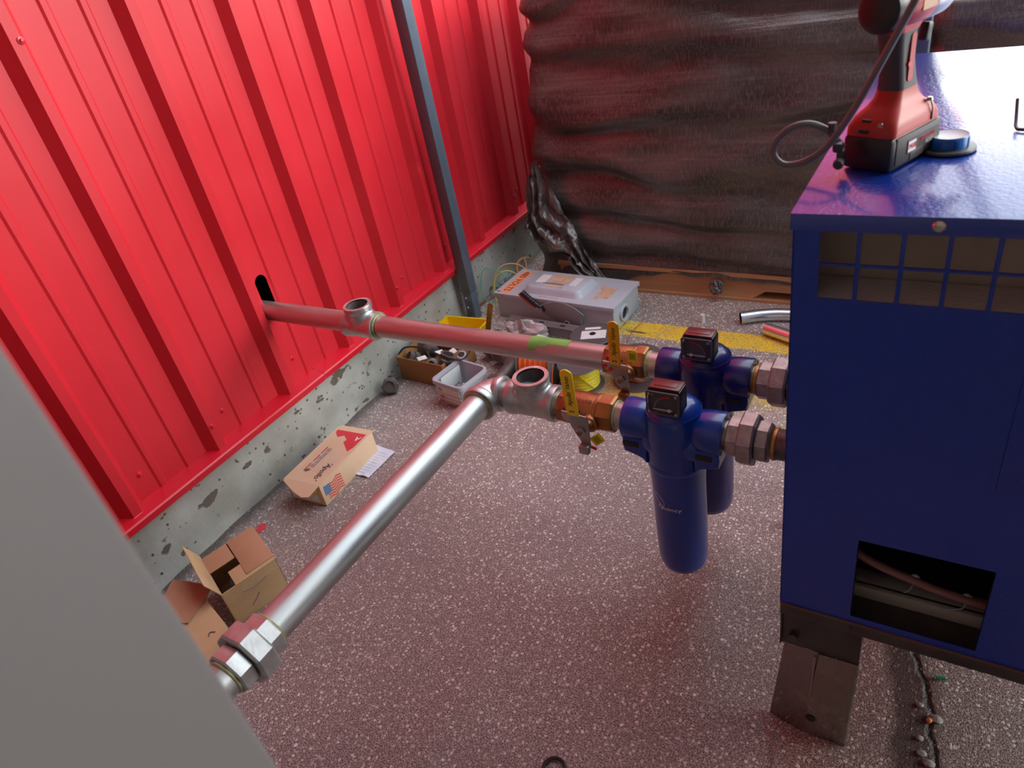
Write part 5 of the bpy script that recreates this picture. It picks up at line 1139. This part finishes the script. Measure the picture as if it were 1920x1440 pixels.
RR = [[b.verts.new((x, y+oy, z)) for x, y in rpoly(2*hx, 2*hy, rc, 6)] for hx, hy, oy, z, rc in secs]
for a, c in zip(RR, RR[1:]):
    for i in range(len(a)): j = (i+1) % len(a); b.faces.new((a[i], a[j], c[j], c[i]))
b.faces.new(RR[0][::-1]); b.faces.new(RR[-1]); dadd('neck_shell', b, REDTOOL, ang=40)
b = B(); box(b, (0, .018, .150), (.012, .012, .022), .003, T(0, 0, 0, -14, 0, 0)); dadd('trigger', b, BLKPLA)
# looped hose
b = B(); hp = [(-.060, 1.085, 1.262), (-.045, 1.070, 1.315), (-.025, 1.030, 1.365), (-.030, .975, 1.375), (-.060, .955, 1.330), (-.078, .957, 1.278), (-.103, .960, 1.222), (-.128, .965, 1.168), (-.152, .968, 1.125), (-.171, .970, 1.1005), (-.195, .970, 1.0865), (-.218, .970, 1.0850), (-.230, .970, 1.0990), (-.226, .972, 1.1160), (-.210, .975, 1.1300), (-.190, .980, 1.1330), (-.172, .985, 1.1250), (-.160, .990, 1.1120), (-.150, .994, 1.098)]
tube(b, hp, .0044, 14, 10); hs = tag(obj('looped_hose', b, mat('grey_rubber_hose', (.15, .14, .14), .35), None, loc=(-.16, .99, 1.0665)), 'thin dark hose curling in a loop off the cabinet corner beside the tool', 'hose')
b = B(); box(b, (-.154+.16, .984-.99, 1.1015-1.0665), (.012, .012, .012), .003); box(b, (-.150+.16, .984-.99, 1.088-1.0665), (.010, .010, .022), .003); lathe(b, [(.006, 0), (.0065, .002), (.0065, .010), (.005, .012)], T(.010, -.012, .018) @ AX['-Y'], 16); lathe(b, [(.005, 0), (.005, .012)], T(-.002, -.006, .054), 14); obj('hose_clamp', b, DARKTOOL, hs)
# blue cap
cp = thing('plug_cap', 'round blue plastic cap with a dark flange lying on the cabinet lid', 'cap', (-.036, 1.076, ZT))
b = B(); lathe(b, [(.0, 0), (.030, 0), (.0320, .0015), (.0315, .004), (.0225, .005)], None, 48, cap=False); dk = obj('cap_flange', b, GREYPLA, cp)
b = B(); lathe(b, [(.0222, .0045), (.0222, .018), (.0212, .0195)], None, 48, cap=False); obj('cap_wall', b, CAPBLUE, cp)
for a_ in (10, 62, 118, 170, 240, 300):
    b = B(); box(b, (.0223, 0, .011), (.0012, .006, .012), .0004, Matrix.Rotation(R(a_+180), 4, 'Z')); obj('cap_rib', b, CAPBLUE, cp)
b = B(); lathe(b, [(.0212, .0193), (.0200, .0188), (.0, .0182)], None, 48, cap=False); obj('cap_top', b, CAPTOP, cp)
# hex key at the frame edge
b = B(); tube(b, [(.032, 1.185, ZT+.030), (.034, 1.165, ZT+.012), (.036, 1.150, ZT+.0025), (.046, 1.143, ZT+.0022), (.085, 1.130, ZT+.0022)], .0022, 6, 5); tag(obj('hex_key', b, BLKPLA, None, loc=(.04, 1.15, ZT)), 'small dark hex key with a red-lit bend on the cabinet lid', 'hex key')

# ---------------------------------------------------------------- foreground panel and floor scraps
gp = thing('grey_equipment_housing', 'large smooth pale grey housing right beside the camera, out of focus', 'housing', (-.267, .085, 0))
b = B(); box(b, (-.60, -.62, 1.0), (1.20, 1.24, 1.96), .004); obj('housing_shell', b, GREYPANEL, gp)
b = B(); box(b, (-.60, -.62, .02), (1.10, 1.14, .04)); obj('housing_plinth', b, DKSTEEL, gp)
def bit(nm, lb, cat, b, m_, loc, **k): return tag(obj(nm, b, m_, None, loc=loc, **k), lb, cat)
b = B(); lathe(b, [(.0045, 0), (.0045, .016), (.003, .016)], T(.080, 1.073, .0055, 0, 90, 12), 14); bit('green_cap', 'tiny green plastic cap on the floor under the cabinet edge', 'plastic cap', b, GRWIRE, (.083, 1.073, 0))
b = B(); lathe(b, [(0, 0), (.005, .001), (.0055, .004), (.003, .008), (0, .009)], T(.078, .972, 0), 10); bit('orange_crumb', 'tiny orange crumb beside the floor crack', 'scrap', b, ORANGELBL, (.078, .972, 0))
for i, (x, y, s) in enumerate(((.088, .980, .010), (.066, .93, .006), (.072, .90, .007), (.085, .885, .008), (.060, 1.00, .006), (.094, .87, .006))):
    b = bmesh.new(); bmesh.ops.create_icosphere(b, subdivisions=2, radius=s, matrix=T(x, y, s*.35) @ Matrix.Diagonal((1.3, .9, .5, 1)))
    for v in b.verts: v.co += Vector((noise.noise(v.co*200), noise.noise(v.co*230), noise.noise(v.co*210)))*s*.3
    o = bit('grit_stone', ['largest pale grit stone in the floor crack, beside the orange crumb', 'small grit stone left of the floor crack, just below the orange crumb', 'grit stone on the floor crack, third up from the bottom of the view', 'grit stone at the right lip of the floor crack, second from the bottom', 'topmost grit stone on the floor crack, nearest the green cap', 'grit stone lowest along the floor crack'][i], 'stone', b, CONC, (x, y, 0)); o['group'] = 'grit along the crack'
b = B(); tube(b, [(-.60+.062+.022*math.cos(a), .585+.022*math.sin(a), .006) for a in [R(q) for q in range(0, 360, 30)]], .004, 8, 4, closed=True); bit('rubber_ring', 'black rubber ring on the floor at the bottom edge of the view', 'ring', b, BLKPLA, (-.538, .585, 0))
b = B(); tube(b, [(-.205, .862, .003), (-.185, .83, .003), (-.165, .80, .0025), (-.158, .77, .002)], .0012, 6); bit('steel_wire', 'thin curled steel wire on the floor by the cabinet foot', 'wire', b, STEEL, (-.19, .83, 0))
